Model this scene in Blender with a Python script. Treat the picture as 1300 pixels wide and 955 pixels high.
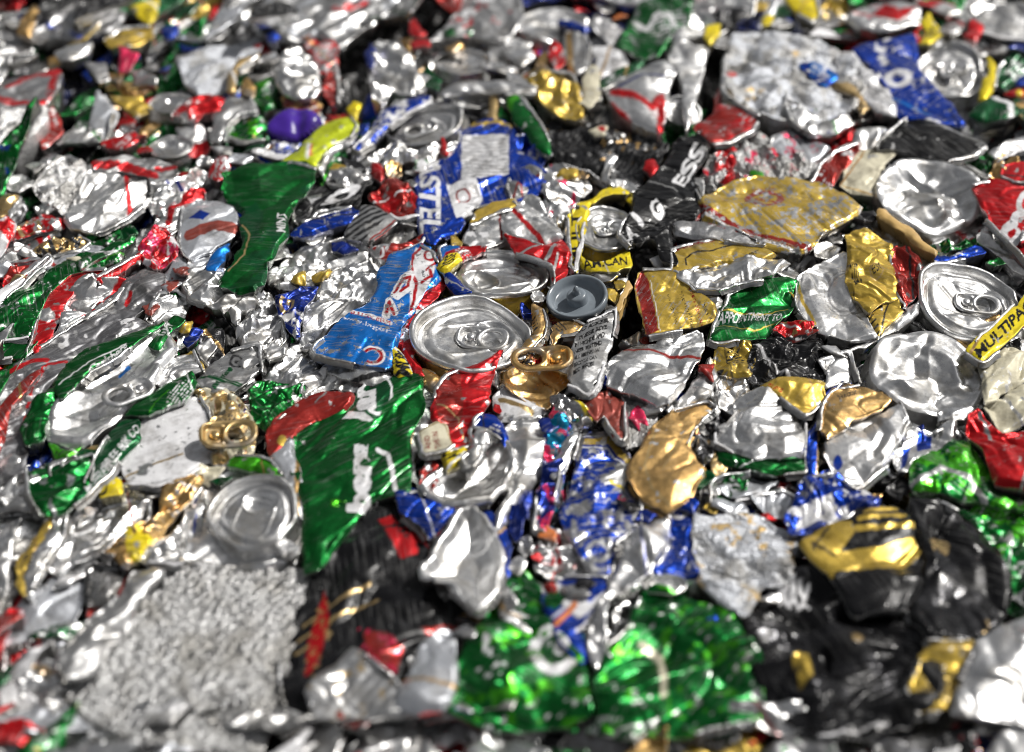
import bpy, math, random
import numpy as np
from mathutils import Matrix, Vector

for o in list(bpy.data.objects): bpy.data.objects.remove(o, do_unlink=True)
SC = bpy.context.scene
COL = SC.collection
R = math.radians

# ------------------------------------------------------------------ camera, sky, sun, exposure
F = 2000.0                      # focal length in photo pixels (photo is 1300 x 955)
CX, CY = 650.0, 477.5
PITCH = R(42.0)
HC = 456.0                      # camera height over the scrap, millimetres
SUN_EL, SUN_AZ = 50.0, 68.0     # azimuth from straight ahead (+Y) towards the right (+X)

cd = bpy.data.cameras.new('camera'); cam = bpy.data.objects.new('camera', cd); COL.objects.link(cam)
cam.location = (0, 0, HC/1000); cam.rotation_euler = (math.pi/2-PITCH, 0, 0)
cd.sensor_width = 36; cd.lens = F/1300*36; cd.clip_start = .01; cd.clip_end = 50
cd.dof.use_dof = True; cd.dof.focus_distance = .698; cd.dof.aperture_fstop = 4.3; cd.dof.aperture_blades = 0
SC.camera = cam

w = bpy.data.worlds.new('World'); SC.world = w; w.use_nodes = True
nt = w.node_tree; nt.nodes.clear()
sky = nt.nodes.new('ShaderNodeTexSky'); sky.sky_type = 'NISHITA'; sky.sun_disc = False
sky.sun_elevation = R(SUN_EL); sky.sun_rotation = R(SUN_AZ); sky.dust_density = 3.0; sky.air_density = .8; sky.ozone_density = .6
hs = nt.nodes.new('ShaderNodeHueSaturation'); hs.inputs['Saturation'].default_value = .12
bg = nt.nodes.new('ShaderNodeBackground'); bg.inputs[1].default_value = .085
wo = nt.nodes.new('ShaderNodeOutputWorld')
nt.links.new(sky.outputs[0], hs.inputs['Color']); nt.links.new(hs.outputs[0], bg.inputs[0]); nt.links.new(bg.outputs[0], wo.inputs[0])

sl = bpy.data.lights.new('sun', 'SUN'); sl.energy = 5.0; sl.angle = R(.53); sl.color = (1, .965, .91)
so = bpy.data.objects.new('sun', sl); COL.objects.link(so)
dv = Vector((math.sin(R(SUN_AZ))*math.cos(R(SUN_EL)), math.cos(R(SUN_AZ))*math.cos(R(SUN_EL)), math.sin(R(SUN_EL))))
so.rotation_euler = dv.to_track_quat('Z', 'Y').to_euler(); so.location = dv*3

SC.view_settings.view_transform = 'Standard'; SC.view_settings.look = 'None'
SC.view_settings.exposure = -0.36; SC.view_settings.gamma = 1
SC.cycles.use_denoising = True; SC.cycles.denoising_prefilter = 'ACCURATE'; SC.cycles.filter_width = 1.0
SC.cycles.max_bounces = 6; SC.cycles.glossy_bounces = 4; SC.cycles.diffuse_bounces = 2
SC.cycles.sample_clamp_indirect = 6; SC.cycles.caustics_reflective = False; SC.cycles.caustics_refractive = False
SC.cycles.blur_glossy = .3

# ------------------------------------------------------------------ projection helpers (mm)
sP, cP = math.sin(PITCH), math.cos(PITCH)
def unproj(px, py, z=0.0):
    px = np.asarray(px, float); py = np.asarray(py, float)
    a = (px-CX)/F; b = (CY-py)/F
    dy = cP + b*sP; dz = -sP + b*cP
    t = (z-HC)/dz
    return a*t, dy*t
def proj(x, y, z):
    d = y*cP - (z-HC)*sP
    u = y*sP + (z-HC)*cP
    return CX + F*x/d, CY - F*u/d
def pxmm(py):                                  # photo pixels per mm at a row
    x, y = unproj(650, py); return F/(float(y)*cP + HC*sP)

# ------------------------------------------------------------------ noise
def h2(i, j, s):
    i = i.astype(np.int64); j = j.astype(np.int64)
    n = (i*374761393 + j*668265263 + int(s)*2147483647*31 + int(s)*974711) & 0xffffffff
    n = ((n ^ (n >> 13))*1274126177) & 0xffffffff
    n = ((n ^ (n >> 16))*2246822519) & 0xffffffff
    n = n ^ (n >> 15)
    return (n & 0xffffff)/16777215.0*2-1
def tri(x, y, sc, s):                          # facetted noise: flat triangles meeting in creases
    x = x/sc; y = y/sc
    k = (x+y)*.366025; X = x+k; Y = y+k
    i = np.floor(X); j = np.floor(Y); u = X-i; v = Y-j
    a = h2(i, j, s); b = h2(i+1, j, s); c = h2(i, j+1, s); d = h2(i+1, j+1, s)
    return np.where(u > v, (1-u)*a+(u-v)*b+v*d, (1-v)*a+(v-u)*c+u*d)
def vn(x, y, sc, s):
    x = x/sc; y = y/sc
    i = np.floor(x); j = np.floor(y); u = x-i; v = y-j
    u = u*u*(3-2*u); v = v*v*(3-2*v)
    return (h2(i, j, s)*(1-u)+h2(i+1, j, s)*u)*(1-v)+(h2(i, j+1, s)*(1-u)+h2(i+1, j+1, s)*u)*v
def crumple(x, y, s, sc=16., amp=2.2, fine=.5, ang=0., st=1.6):
    c, n = math.cos(ang), math.sin(ang)
    X = x*c+y*n; Y = (-x*n+y*c)*st
    X = X+vn(x, y, sc*.9, s+11)*sc*.35; Y = Y+vn(x, y, sc*.9, s+12)*sc*.35
    z = tri(X, Y, sc*1.15, s)*amp
    f = tri(X, Y, sc*.5, s+1)
    z = z + (f*.35-np.clip(.35-np.abs(tri(X+7, Y, sc*.8, s+5)), 0, 1)*2.2)*amp*.36
    k = np.clip(vn(x, y, sc*1.1, s+14)*1.6+.35, 0.1, 1)
    z = z + (tri(x, y, sc*.2, s+2)*amp*.1 + tri(x, y, sc*.1, s+3)*amp*.035)*fine*1.6*k
    return z

# ------------------------------------------------------------------ materials
def new_mat(name):
    m = bpy.data.materials.new(name); m.use_nodes = True; t = m.node_tree
    return m, t, t.nodes['Principled BSDF'], t.nodes, t.links
def metal_material(name, col_attr=True, base=(.8,.8,.8), rough=.22, wear=True, bump=.25, coat=0., fine=False):
    m, t, p, N, L = new_mat(name)
    tc = N.new('ShaderNodeTexCoord')
    def noise(scale, detail=3, rough_=.6, vec=None):
        n = N.new('ShaderNodeTexNoise'); n.inputs['Scale'].default_value = scale; n.inputs['Detail'].default_value = detail
        n.inputs['Roughness'].default_value = rough_; L.new(vec or tc.outputs['Object'], n.inputs['Vector']); return n.outputs[0]
    def ramp(src, a, b, lo=0., hi=1.):
        r = N.new('ShaderNodeMapRange'); r.inputs[1].default_value = a; r.inputs[2].default_value = b
        r.inputs[3].default_value = lo; r.inputs[4].default_value = hi; L.new(src, r.inputs[0]); return r.outputs[0]
    def math_(op, a, b):
        n = N.new('ShaderNodeMath'); n.operation = op; n.use_clamp = True
        for k, v in ((0, a), (1, b)):
            if hasattr(v, 'is_output') or not isinstance(v, (int, float)): L.new(v, n.inputs[k])
            else: n.inputs[k].default_value = v
        return n.outputs[0]
    def mix(f, a, b):
        n = N.new('ShaderNodeMix'); n.data_type = 'RGBA'; L.new(f, n.inputs[0])
        for k, v in ((6, a), (7, b)):
            if isinstance(v, tuple): n.inputs[k].default_value = (*v, 1)
            else: L.new(v, n.inputs[k])
        return n.outputs[2]
    def fmix(f, a, b):
        n = N.new('ShaderNodeMix'); n.data_type = 'FLOAT'; L.new(f, n.inputs[0])
        for k, v in ((2, a), (3, b)):
            if isinstance(v, (int, float)): n.inputs[k].default_value = v
            else: L.new(v, n.inputs[k])
        return n.outputs[0]
    if col_attr:
        at = N.new('ShaderNodeAttribute'); at.attribute_name = 'Col'
        colr, met = at.outputs['Color'], at.outputs['Alpha']
    else:
        rgb = N.new('ShaderNodeRGB'); rgb.outputs[0].default_value = (*base, 1); colr = rgb.outputs[0]
        v = N.new('ShaderNodeValue'); v.outputs[0].default_value = 1; met = v.outputs[0]
    ow = N.new('ShaderNodeAttribute'); ow.attribute_type = 'OBJECT'; ow.attribute_name = 'wear'
    orr = N.new('ShaderNodeAttribute'); orr.attribute_type = 'OBJECT'; orr.attribute_name = 'gloss_off'
    # long scratches in two directions plus ragged chips, all bare metal
    if wear:
        fac = None
        for ang, sx, sy in ((.5, 40, 900), (-.7, 60, 1100)):
            mp = N.new('ShaderNodeMapping'); mp.inputs['Rotation'].default_value = (0, 0, ang); mp.inputs['Scale'].default_value = (sx, sy, 200)
            rx = N.new('ShaderNodeVectorRotate'); rx.rotation_type = 'Z_AXIS'; oi = N.new('ShaderNodeObjectInfo')
            ml = N.new('ShaderNodeMath'); ml.operation = 'MULTIPLY'; ml.inputs[1].default_value = 6.28; L.new(oi.outputs['Random'], ml.inputs[0]); L.new(ml.outputs[0], rx.inputs['Angle'])
            L.new(tc.outputs['Object'], rx.inputs['Vector']); L.new(rx.outputs[0], mp.inputs[0])
            s1 = noise(1., 3, .55, mp.outputs[0])
            s1 = math_('MULTIPLY', ramp(s1, .57, .66), ramp(noise(55, 2), .40, .58))
            fac = s1 if fac is None else math_('MAXIMUM', fac, s1)
        chips = noise(210, 6, .72)
        thr = math_('ADD', chips, math_('MULTIPLY', ow.outputs['Fac'], .22))
        chips = ramp(thr, .69, .72)
        fac = math_('MAXIMUM', math_('MULTIPLY', fac, math_('ADD', ow.outputs['Fac'], .1)), chips)
        colr = mix(fac, colr, (.58, .58, .585)); met = fmix(fac, met, 1.)
    grime = math_('MULTIPLY', ramp(noise(70, 5, .7), .47, .72), .8)
    gm = N.new('ShaderNodeMix'); gm.data_type = 'RGBA'; gm.blend_type = 'MULTIPLY'; L.new(grime, gm.inputs[0]); L.new(colr, gm.inputs[6]); gm.inputs[7].default_value = (.22, .2, .17, 1); colr = gm.outputs[2]
    p.inputs['Metallic'].default_value = 1; L.new(met, p.inputs['Metallic'])
    ox = math_('MULTIPLY', ramp(noise(38, 6, .68), .5, .62), .75)
    colr = mix(ox, colr, (.36, .35, .33)) if not col_attr or not wear else colr
    L.new(colr, p.inputs['Base Color'])
    rg = ramp(noise(160, 4, .7), .3, .75, rough*.7, rough*1.6)
    rg = fmix(ox, rg, .5)
    ra = N.new('ShaderNodeMath'); ra.operation = 'ADD'; L.new(rg, ra.inputs[0]); L.new(orr.outputs['Fac'], ra.inputs[1]); ra.use_clamp = True
    L.new(ra.outputs[0], p.inputs['Roughness'])
    b1 = N.new('ShaderNodeBump'); b1.inputs['Strength'].default_value = bump; b1.inputs['Distance'].default_value = .0006
    mp = N.new('ShaderNodeMapping'); mp.inputs['Scale'].default_value = (300, 620, 400); mp.inputs['Rotation'].default_value = (0, 0, .6)
    L.new(tc.outputs['Object'], mp.inputs[0]); L.new(noise(1., 5, .65, mp.outputs[0]), b1.inputs['Height'])
    if fine:
        b2 = N.new('ShaderNodeBump'); b2.inputs['Strength'].default_value = .9; b2.inputs['Distance'].default_value = .0005
        vo = N.new('ShaderNodeTexVoronoi'); vo.inputs['Scale'].default_value = 1100; L.new(tc.outputs['Object'], vo.inputs['Vector']); L.new(vo.outputs['Distance'], b2.inputs['Height']); L.new(b1.outputs[0], b2.inputs['Normal']); b1 = b2
    L.new(b1.outputs[0], p.inputs['Normal'])
    p.inputs['Specular IOR Level'].default_value = .2
    if coat: p.inputs['Coat Weight'].default_value = coat; p.inputs['Coat Roughness'].default_value = .12
    return m
MAT = {
 'print': metal_material('printed_can_aluminium', rough=.31, bump=.28, coat=.08),
 'bare': metal_material('bare_can_aluminium', rough=.31, wear=False, bump=.2),
 'foil': metal_material('shredded_aluminium', rough=.46, wear=False, bump=.7, fine=True),
}
def plastic(name, c, rough=.35):
    m, t, p, N, L = new_mat(name)
    n = N.new('ShaderNodeTexNoise'); n.inputs['Scale'].default_value = 120; n.inputs['Detail'].default_value = 5
    tc = N.new('ShaderNodeTexCoord'); L.new(tc.outputs['Object'], n.inputs['Vector'])
    mx = N.new('ShaderNodeMix'); mx.data_type = 'RGBA'; mx.inputs[6].default_value = (*c, 1); mx.inputs[7].default_value = (*[v*.55 for v in c], 1)
    r = N.new('ShaderNodeMapRange'); r.inputs[1].default_value = .5; r.inputs[2].default_value = .8; L.new(n.outputs[0], r.inputs[0])
    L.new(r.outputs[0], mx.inputs[0]); L.new(mx.outputs[2], p.inputs['Base Color']); p.inputs['Roughness'].default_value = rough
    return m
MAT['grey_plastic'] = plastic('grey_plastic', (.19, .22, .25), .22)
MAT['purple_plastic'] = plastic('purple_plastic', (.06, .02, .3), .3)
MAT['tan_plastic'] = plastic('tan_plastic', (.55, .36, .13), .45)

# colours: linear rgb + how metallic
C = {
 'silver': (.78,.78,.78,1), 'grey': (.42,.42,.43,.9), 'dull': (.46,.46,.46,.9), 'white': (.72,.72,.74,.15), 'pale': (.56,.58,.62,.7),
 'cream': (.62,.58,.44,.1), 'green': (.006,.12,.022,.85), 'dgreen': (.004,.075,.022,.6), 'lgreen': (.07,.42,.02,.85), 'lime': (.50,.58,.02,.4),
 'red': (.50,.012,.016,.6), 'maroon': (.30,.025,.02,.55), 'brown': (.28,.06,.045,.35), 'pink': (.65,.03,.10,.4), 'orange': (.8,.25,.08,.4),
 'blue': (.008,.045,.36,.75), 'lblue': (.012,.17,.58,.65), 'navy': (.012,.03,.22,.7), 'teal': (.01,.25,.45,.8),
 'gold': (.72,.46,.18,1), 'tan': (.60,.43,.2,.9), 'mustard': (.56,.39,.07,.6), 'yellow': (.78,.62,.02,.25),
 'black': (.006,.006,.007,.1), 'char': (.035,.035,.038,.7), 'purple': (.06,.02,.35,.2), 'scuff': (.17,.17,.18,.7),
}
WORD = {'silver':'silver','grey':'grey','dull':'dull grey','white':'white','pale':'pale silver','cream':'cream','green':'green','dgreen':'dark green',
 'lgreen':'bright green','lime':'yellow-green','red':'red','maroon':'maroon','brown':'brown','pink':'pink','orange':'orange','blue':'blue','lblue':'light blue',
 'navy':'navy','teal':'teal','gold':'gold','tan':'tan','mustard':'mustard','yellow':'yellow','black':'black','char':'charcoal','purple':'purple','scuff':'grey'}

# ------------------------------------------------------------------ lettering masks
_tc = {}
def text_mask(s, bold=.02):
    k = (s, bold)
    if k in _tc: return _tc[k]
    cu = bpy.data.curves.new('t', 'FONT'); cu.body = s; cu.offset = bold; cu.resolution_u = 4
    o = bpy.data.objects.new('t', cu); COL.objects.link(o)
    dg = bpy.context.evaluated_depsgraph_get(); me = o.evaluated_get(dg).to_mesh(); me.calc_loop_triangles()
    v = np.array([q.co[:2] for q in me.vertices]); T = np.array([q.vertices[:] for q in me.loop_triangles])
    bpy.data.objects.remove(o); bpy.data.curves.remove(cu)
    lo, hi = v.min(0), v.max(0); S = 48
    W, H = int((hi[0]-lo[0])*S)+2, int((hi[1]-lo[1])*S)+2
    M = np.zeros((H, W), np.float32); v = (v-lo)*S
    for a, b, c in v[T]:
        x0, x1 = int(min(a[0],b[0],c[0])), int(max(a[0],b[0],c[0]))+1; y0, y1 = int(min(a[1],b[1],c[1])), int(max(a[1],b[1],c[1]))+1
        X, Y = np.meshgrid(np.arange(x0, min(x1+1, W)), np.arange(y0, min(y1+1, H)))
        d = (b[1]-c[1])*(a[0]-c[0])+(c[0]-b[0])*(a[1]-c[1])
        if abs(d) < 1e-9: continue
        w0 = ((b[1]-c[1])*(X-c[0])+(c[0]-b[0])*(Y-c[1]))/d; w1 = ((c[1]-a[1])*(X-c[0])+(a[0]-c[0])*(Y-c[1]))/d
        M[Y, X] = np.maximum(M[Y, X], ((w0 >= -.02) & (w1 >= -.02) & (w0+w1 <= 1.02)).astype(np.float32))
    _tc[k] = M; return M
def homog(q):                                   # quad TL TR BR BL -> unit square
    dst = [(0,1),(1,1),(1,0),(0,0)]; A = []; B = []
    for (x, y), (u, v) in zip(q, dst):
        A += [[x,y,1,0,0,0,-u*x,-u*y],[0,0,0,x,y,1,-v*x,-v*y]]; B += [u, v]
    return np.append(np.linalg.solve(np.array(A, float), np.array(B, float)), 1)
def pts(s): return np.array([[float(q) for q in p.split(',')] for p in s.split()])
def sd_poly(P, x, y):                           # signed distance, inside positive
    d = np.full(x.shape, 1e18); ins = np.zeros(x.shape, bool); n = len(P)
    for i in range(n):
        a = P[i]; b = P[(i+1) % n]; ex, ey = b-a; wx = x-a[0]; wy = y-a[1]
        t = np.clip((wx*ex+wy*ey)/(ex*ex+ey*ey+1e-12), 0, 1)
        d = np.minimum(d, (wx-t*ex)**2+(wy-t*ey)**2)
        c = (a[1] <= y) != (b[1] <= y)
        with np.errstate(divide='ignore', invalid='ignore'):
            ins ^= c & (wx < ex*(y-a[1])/(ey if ey else 1e-12))
    d = np.sqrt(d); return np.where(ins, d, -d)
def sd_line(P, x, y, closed=False):
    d = np.full(x.shape, 1e18)
    for i in range(len(P)-(0 if closed else 1)):
        a = P[i]; b = P[(i+1) % len(P)]; ex, ey = b-a; wx = x-a[0]; wy = y-a[1]
        t = np.clip((wx*ex+wy*ey)/(ex*ex+ey*ey+1e-12), 0, 1); d = np.minimum(d, (wx-t*ex)**2+(wy-t*ey)**2)
    return np.sqrt(d)
def smooth_poly(P, it=2):
    for _ in range(it):
        Q = np.roll(P, -1, 0); P = np.stack([P*.88+Q*.12, P*.12+Q*.88], 1).reshape(-1, 2)
    return P
def paint(col, px, py, stamps, aa=.8, seed=0):
    A = np.empty((len(px), 4)); A[:] = C[col]
    for st in stamps:
        k = st[0]; X = px+vn(px, py, 5, seed+3)*.8; Y = py+vn(px, py, 5, seed+4)*.8
        if k == 'poly': m = np.clip(sd_poly(pts(st[2]), X, Y)/aa+.5, 0, 1)
        elif k == 'line': m = np.clip((st[3]/2-sd_line(pts(st[2]) if isinstance(st[2], str) else st[2], X, Y))/aa+.5, 0, 1)
        elif k == 'ring': cx, cy, rx, ry, wd = st[2]; q = np.hypot((X-cx)/rx, (Y-cy)/ry)*min(rx, ry); m = np.clip((wd/2-np.abs(q-min(rx, ry)))/aa+.5, 0, 1)
        elif k == 'disc': cx, cy, rx, ry = st[2]; m = np.clip((1-np.hypot((X-cx)/rx, (Y-cy)/ry))*min(rx, ry)/aa+.5, 0, 1)
        elif k == 'stripes':                    # angle, period, duty, area
            a = R(st[2][0]); per, du = st[2][1:3]; q = (X*math.sin(a)+Y*math.cos(a))/per; q = np.abs(q-np.floor(q)-.5)*2
            m = np.clip((du-q)*per/2/aa+.5, 0, 1)
            if len(st) > 3: m = m*np.clip(sd_poly(pts(st[3]), X, Y)/aa+.5, 0, 1)
        elif k == 'blot':                       # scale, threshold
            q = vn(X, Y*1.3, st[2][0], seed+21)+.5*vn(X, Y*1.3, st[2][0]*.4, seed+22)+.3*vn(X, Y, st[2][0]*.15, seed+23); m = np.clip((q-st[2][1])/.12, 0, 1)
            if len(st) > 3: m = m*np.clip(sd_poly(pts(st[3]), X, Y)/aa+.5, 0, 1)
        elif k == 'rows':                       # rows of tiny unreadable print: angle, pitch, area
            a = R(st[2][0]); per = st[2][1]; q = (X*math.sin(a)+Y*math.cos(a))/per; t = X*math.cos(a)-Y*math.sin(a)
            m = np.clip((.5-np.abs(q-np.floor(q)-.5)*2)*per/aa+.5, 0, 1)*(h2(np.floor(t/(per*.38)), np.floor(q), seed+5) > -.35)
            m = m*np.clip(sd_poly(pts(st[3]) if isinstance(st[3], str) else st[3], X, Y)/aa+.5, 0, 1)
        elif k == 'text':                       # text, quad, bold
            M = text_mask(st[2], st[4] if len(st) > 4 else .02); H, W = M.shape; h = homog(pts(st[3]))
            d = h[6]*px+h[7]*py+h[8]; u = (h[0]*px+h[1]*py+h[2])/d; v = (h[3]*px+h[4]*py+h[5])/d
            ok = (u > 0) & (u < 1) & (v > 0) & (v < 1)
            fx = np.clip(u*(W-1), 0, W-1.001); fy = np.clip(v*(H-1), 0, H-1.001); i = fx.astype(int); j = fy.astype(int); a = fx-i; b = fy-j
            i1 = np.minimum(i+1, W-1); j1 = np.minimum(j+1, H-1)
            m = (M[j,i]*(1-a)*(1-b)+M[j,i1]*a*(1-b)+M[j1,i]*(1-a)*b+M[j1,i1]*a*b)*ok
        A = A*(1-m[:, None])+np.array(C[st[1]])*m[:, None]
    return A

# ------------------------------------------------------------------ mesh builders
def link_mesh(name, V, Fc, mat, parent=None, colr=None, loc=(0,0,0)):
    me = bpy.data.meshes.new(name)
    V = np.asarray(V, np.float32)/1000.; Fc = np.asarray(Fc, np.int32); n = len(Fc)
    me.vertices.add(len(V)); me.vertices.foreach_set('co', V.ravel())
    me.loops.add(n*4); me.loops.foreach_set('vertex_index', Fc.ravel())
    me.polygons.add(n); me.polygons.foreach_set('loop_start', np.arange(n, dtype=np.int32)*4); me.polygons.foreach_set('loop_total', np.full(n, 4, np.int32))
    me.update(calc_edges=True); me.polygons.foreach_set('use_smooth', np.ones(n, bool))
    a = me.attributes.new('Col', 'FLOAT_COLOR', 'POINT')
    if colr is None: colr = np.tile(np.array(C['silver']), (len(V), 1))
    a.data.foreach_set('color', np.asarray(colr, np.float32).ravel())
    me.materials.append(MAT[mat]); me.update()
    o = bpy.data.objects.new(name, me); COL.objects.link(o)
    if parent: o.parent = parent
    o.location = [q/1000. for q in loc]
    return o
def field_mesh(sdf, lo, hi, g, zf, cf, depth=7., inward=3., lip=.35):
    """grid surface cut to sdf>0, edge snapped to the outline, with a rolled lip and a side going down"""
    xs = np.arange(lo[0]-g, hi[0]+2*g, g); ys = np.arange(lo[1]-g, hi[1]+2*g, g)
    X, Y = np.meshgrid(xs, ys); s = sdf(X.ravel(), Y.ravel()).reshape(X.shape)
    K = (s[:-1,:-1] > -.45*g) & (s[1:,:-1] > -.45*g) & (s[:-1,1:] > -.45*g) & (s[1:,1:] > -.45*g)
    if K.sum() < 4: return None
    ny, nx = X.shape; Kp = np.pad(K, 1)
    cnt = Kp[:-1,:-1].astype(int)+Kp[1:,:-1]+Kp[:-1,1:]+Kp[1:,1:]
    bnd = (cnt > 0) & (cnt < 4); e = .3*g
    gx = (sdf(X.ravel()+e, Y.ravel())-sdf(X.ravel()-e, Y.ravel())).reshape(X.shape)/(2*e)
    gy = (sdf(X.ravel(), Y.ravel()+e)-sdf(X.ravel(), Y.ravel()-e)).reshape(X.shape)/(2*e)
    gn = np.hypot(gx, gy)+1e-6; gx /= gn; gy /= gn
    mv = np.where(bnd, np.clip(s, -.6*g, .6*g), 0)
    X = X-gx*mv; Y = Y-gy*mv; s2 = np.where(bnd, 0, s)
    idx = -np.ones(X.shape, int); use = cnt > 0; idx[use] = np.arange(use.sum())
    vx, vy, vs = X[use], Y[use], s2[use]; z = zf(vx, vy, vs)
    V = [np.stack([vx, vy, z], 1)]
    jj, ii = np.nonzero(K)
    Fc = [np.stack([idx[jj,ii], idx[jj,ii+1], idx[jj+1,ii+1], idx[jj+1,ii]], 1)]
    bi = idx[bnd]; nb = len(bi); rmap = -np.ones(len(vx), int); rmap[bi] = np.arange(nb)
    GX, GY = gx[bnd], gy[bnd]; n0 = len(vx)
    V.append(np.stack([vx[bi]-GX*lip*.3, vy[bi]-GY*lip*.3, z[bi]-lip], 1))
    V.append(np.stack([vx[bi]+GX*inward, vy[bi]+GY*inward, z[bi]-depth], 1))
    E = []
    Ku, Kd = Kp[1:,1:-1], Kp[:-1,1:-1]          # horizontal edges: cell above / below the row of vertices
    j, i = np.nonzero(Ku & ~Kd); E.append(np.stack([idx[j,i+1], idx[j,i]], 1))
    j, i = np.nonzero(Kd & ~Ku); E.append(np.stack([idx[j,i], idx[j,i+1]], 1))
    Kr, Kl = Kp[1:-1,1:], Kp[1:-1,:-1]
    j, i = np.nonzero(Kr & ~Kl); E.append(np.stack([idx[j,i], idx[j+1,i]], 1))
    j, i = np.nonzero(Kl & ~Kr); E.append(np.stack([idx[j+1,i], idx[j,i]], 1))
    E = np.concatenate(E); a, b = E[:,0], E[:,1]; ra, rb = rmap[a], rmap[b]
    Fc.append(np.stack([a, b, n0+rb, n0+ra], 1)); Fc.append(np.stack([n0+ra, n0+rb, n0+nb+rb, n0+nb+ra], 1))
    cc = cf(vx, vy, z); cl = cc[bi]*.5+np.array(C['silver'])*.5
    return np.concatenate(V), np.concatenate(Fc), np.concatenate([cc, cl, np.tile(np.array(C['dull'])*np.array([.5,.5,.5,1]), (nb, 1))])  # bottom ring of the side coloured darker, painting shade into the seams

REG = []                                        # (px, py, short, object, colour, size)
COVER = np.zeros((300, 420), bool)              # quarter-scale cover map with a 60 px margin all round
_cy, _cx = np.mgrid[0:300, 0:420]; _cx = _cx*4.-180; _cy = _cy*4.-120
def cover(P):
    x0, x1 = int((P[:,0].min()+180)/4), int((P[:,0].max()+180)/4)+2; y0, y1 = int((P[:,1].min()+120)/4), int((P[:,1].max()+120)/4)+2
    sl_ = (slice(max(y0,0), max(y1,0)), slice(max(x0,0), max(x1,0)))
    if COVER[sl_].size: COVER[sl_] |= sd_poly(P, _cx[sl_].ravel(), _cy[sl_].ravel()).reshape(COVER[sl_].shape) > 0
_seed = [100]
def patch(short, col, z, P, name='torn_can_sheet', mat=None, stamps=(), amp=1.7, sc=15., fine=.6, drop=1.1, dome=1.5, depth=8., ang=None, st=1.7, wear=.25,
          gloss=0., g=None, jag=.75, tilt=(0,0), seed=None, reg=True, smooth=1, parent=None, group=None, merge=None, raw=False, edge=True, grow=.45, rim=None, auto=True):
    if isinstance(P, str): P = pts(P)
    if merge is not None: reg = False; cover(P)
    z = z if raw else z*1.5-3
    _seed[0] += 7; seed = seed or _seed[0]
    cy = P[:,1].mean(); cxp = P[:,0].mean()
    if ang is None:
        if cxp < 430: ang = random.Random(seed).uniform(.4, 1.); st = max(st, 2.4)
        else: ang = random.Random(seed).uniform(0, 3.14)
    if cy < 190: amp = amp*.75; gloss = gloss+.04
    if reg: cover(P)
    Q = smooth_poly(P, smooth) if smooth else P
    if len(Q) < 60:                             # subdivide for ragged edges
        Q = np.concatenate([np.stack([Q+(np.roll(Q,-1,0)-Q)*t for t in (0,.33,.66)], 1).reshape(-1, 2)])
    rq = random.Random(seed*3+1); wpx = np.ptp(P[:,0]); hpx = np.ptp(P[:,1])
    if auto and wpx*hpx > 900 and name != 'shredded_foil_lump':
        stamps = list(stamps); base = len(stamps); OTH = ['red','white','blue','green','gold','char','mustard','navy','maroon']
        metal = col in ('silver','dull','grey','pale')
        def across(off, wd, c):
            t = rq.uniform(0, 3.14); dx, dy = math.cos(t)*wpx, math.sin(t)*hpx; ax, ay = cxp+off*wpx*rq.uniform(-1, 1), cy+off*hpx*rq.uniform(-1, 1)
            stamps.insert(0, ('line', c, np.array([[ax-dx, ay-dy], [ax+rq.uniform(-6, 6), ay+rq.uniform(-6, 6)], [ax+dx, ay+dy]]), wd))
        if metal:
            if rq.random() < .35 and mat != 'foil' and base < 2: across(.4, rq.uniform(2, 7), rq.choice(OTH))
            if rq.random() < .3 and base < 2: stamps.append(('blot', rq.choice(['white','dull','grey','tan']), (rq.uniform(8, 22), rq.uniform(.5, .8))))
        else:
            if base < 2 and rq.random() < .6: across(.35, rq.uniform(1.2, 4), rq.choice(['silver','white','gold','char']))
            if base < 2 and col not in ('black', 'white', 'cream', 'brown') and rq.random() < .45:
                t = rq.uniform(-60, 60); stamps.append(('rows', 'white' if C[col][1] < .3 else 'char', (t, rq.uniform(3.4, 5)), blob_poly(cxp+wpx*rq.uniform(-.2, .2), cy+hpx*rq.uniform(-.2, .2), wpx*.5, hpx*.5, t, seed)))
            if base < 3: stamps.append(('blot', 'silver' if rq.random() < .6 else 'dull', (rq.uniform(7, 16), rq.uniform(.8, 1.05)-wear*.2)))
        if metal and mat is None and C[col][3] >= 1 and len(stamps): mat = 'print'; wear = 0.
    wx, wy = unproj(Q[:,0], Q[:,1], z); ox, oy = wx.mean(), wy.mean()
    lx, ly = wx-ox, wy-oy
    lx = lx+vn(lx, ly, 9., seed+18)*jag*1.3; ly = ly+vn(lx, ly, 9., seed+19)*jag*1.3
    lx = lx+vn(lx, ly, 3.2, seed+8)*jag+tri(lx, ly, 1.6, seed+6)*jag*.6; ly = ly+vn(lx, ly, 3.2, seed+9)*jag+tri(lx, ly, 1.5, seed+7)*jag*.6
    L_ = np.stack([lx, ly], 1)
    if g is None: g = (.45 if stamps else .65) if 190 < cy < 720 else (.85 if cy >= 720 else 1.1)
    rad = max(4., math.sqrt(abs(np.sum(lx*np.roll(ly,-1)-np.roll(lx,-1)*ly))/2)*.32)
    def zf(x, y, s):
        e = np.clip(s/1.6, 0, 1); e = e*e*(3-2*e)
        zz = -drop*(1-e)*(.5+1.3*vn(x, y, 9, seed+31)) + dome*.45*np.clip(s/rad, 0, 1)
        if rim: zz = zz+rim[0]*np.exp(-((s-rim[1])/rim[1])**2)
        return zz+crumple(x, y, seed, sc, amp*1.45, fine*.8, ang, st)*(.45+.55*e)+tilt[0]*x+tilt[1]*y
    def cf(x, y, zz):
        px, py = proj(x+ox, y+oy, z)
        return paint(col, px, py, stamps, .8 if 190 < cy < 720 else 1.5, seed)
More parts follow.
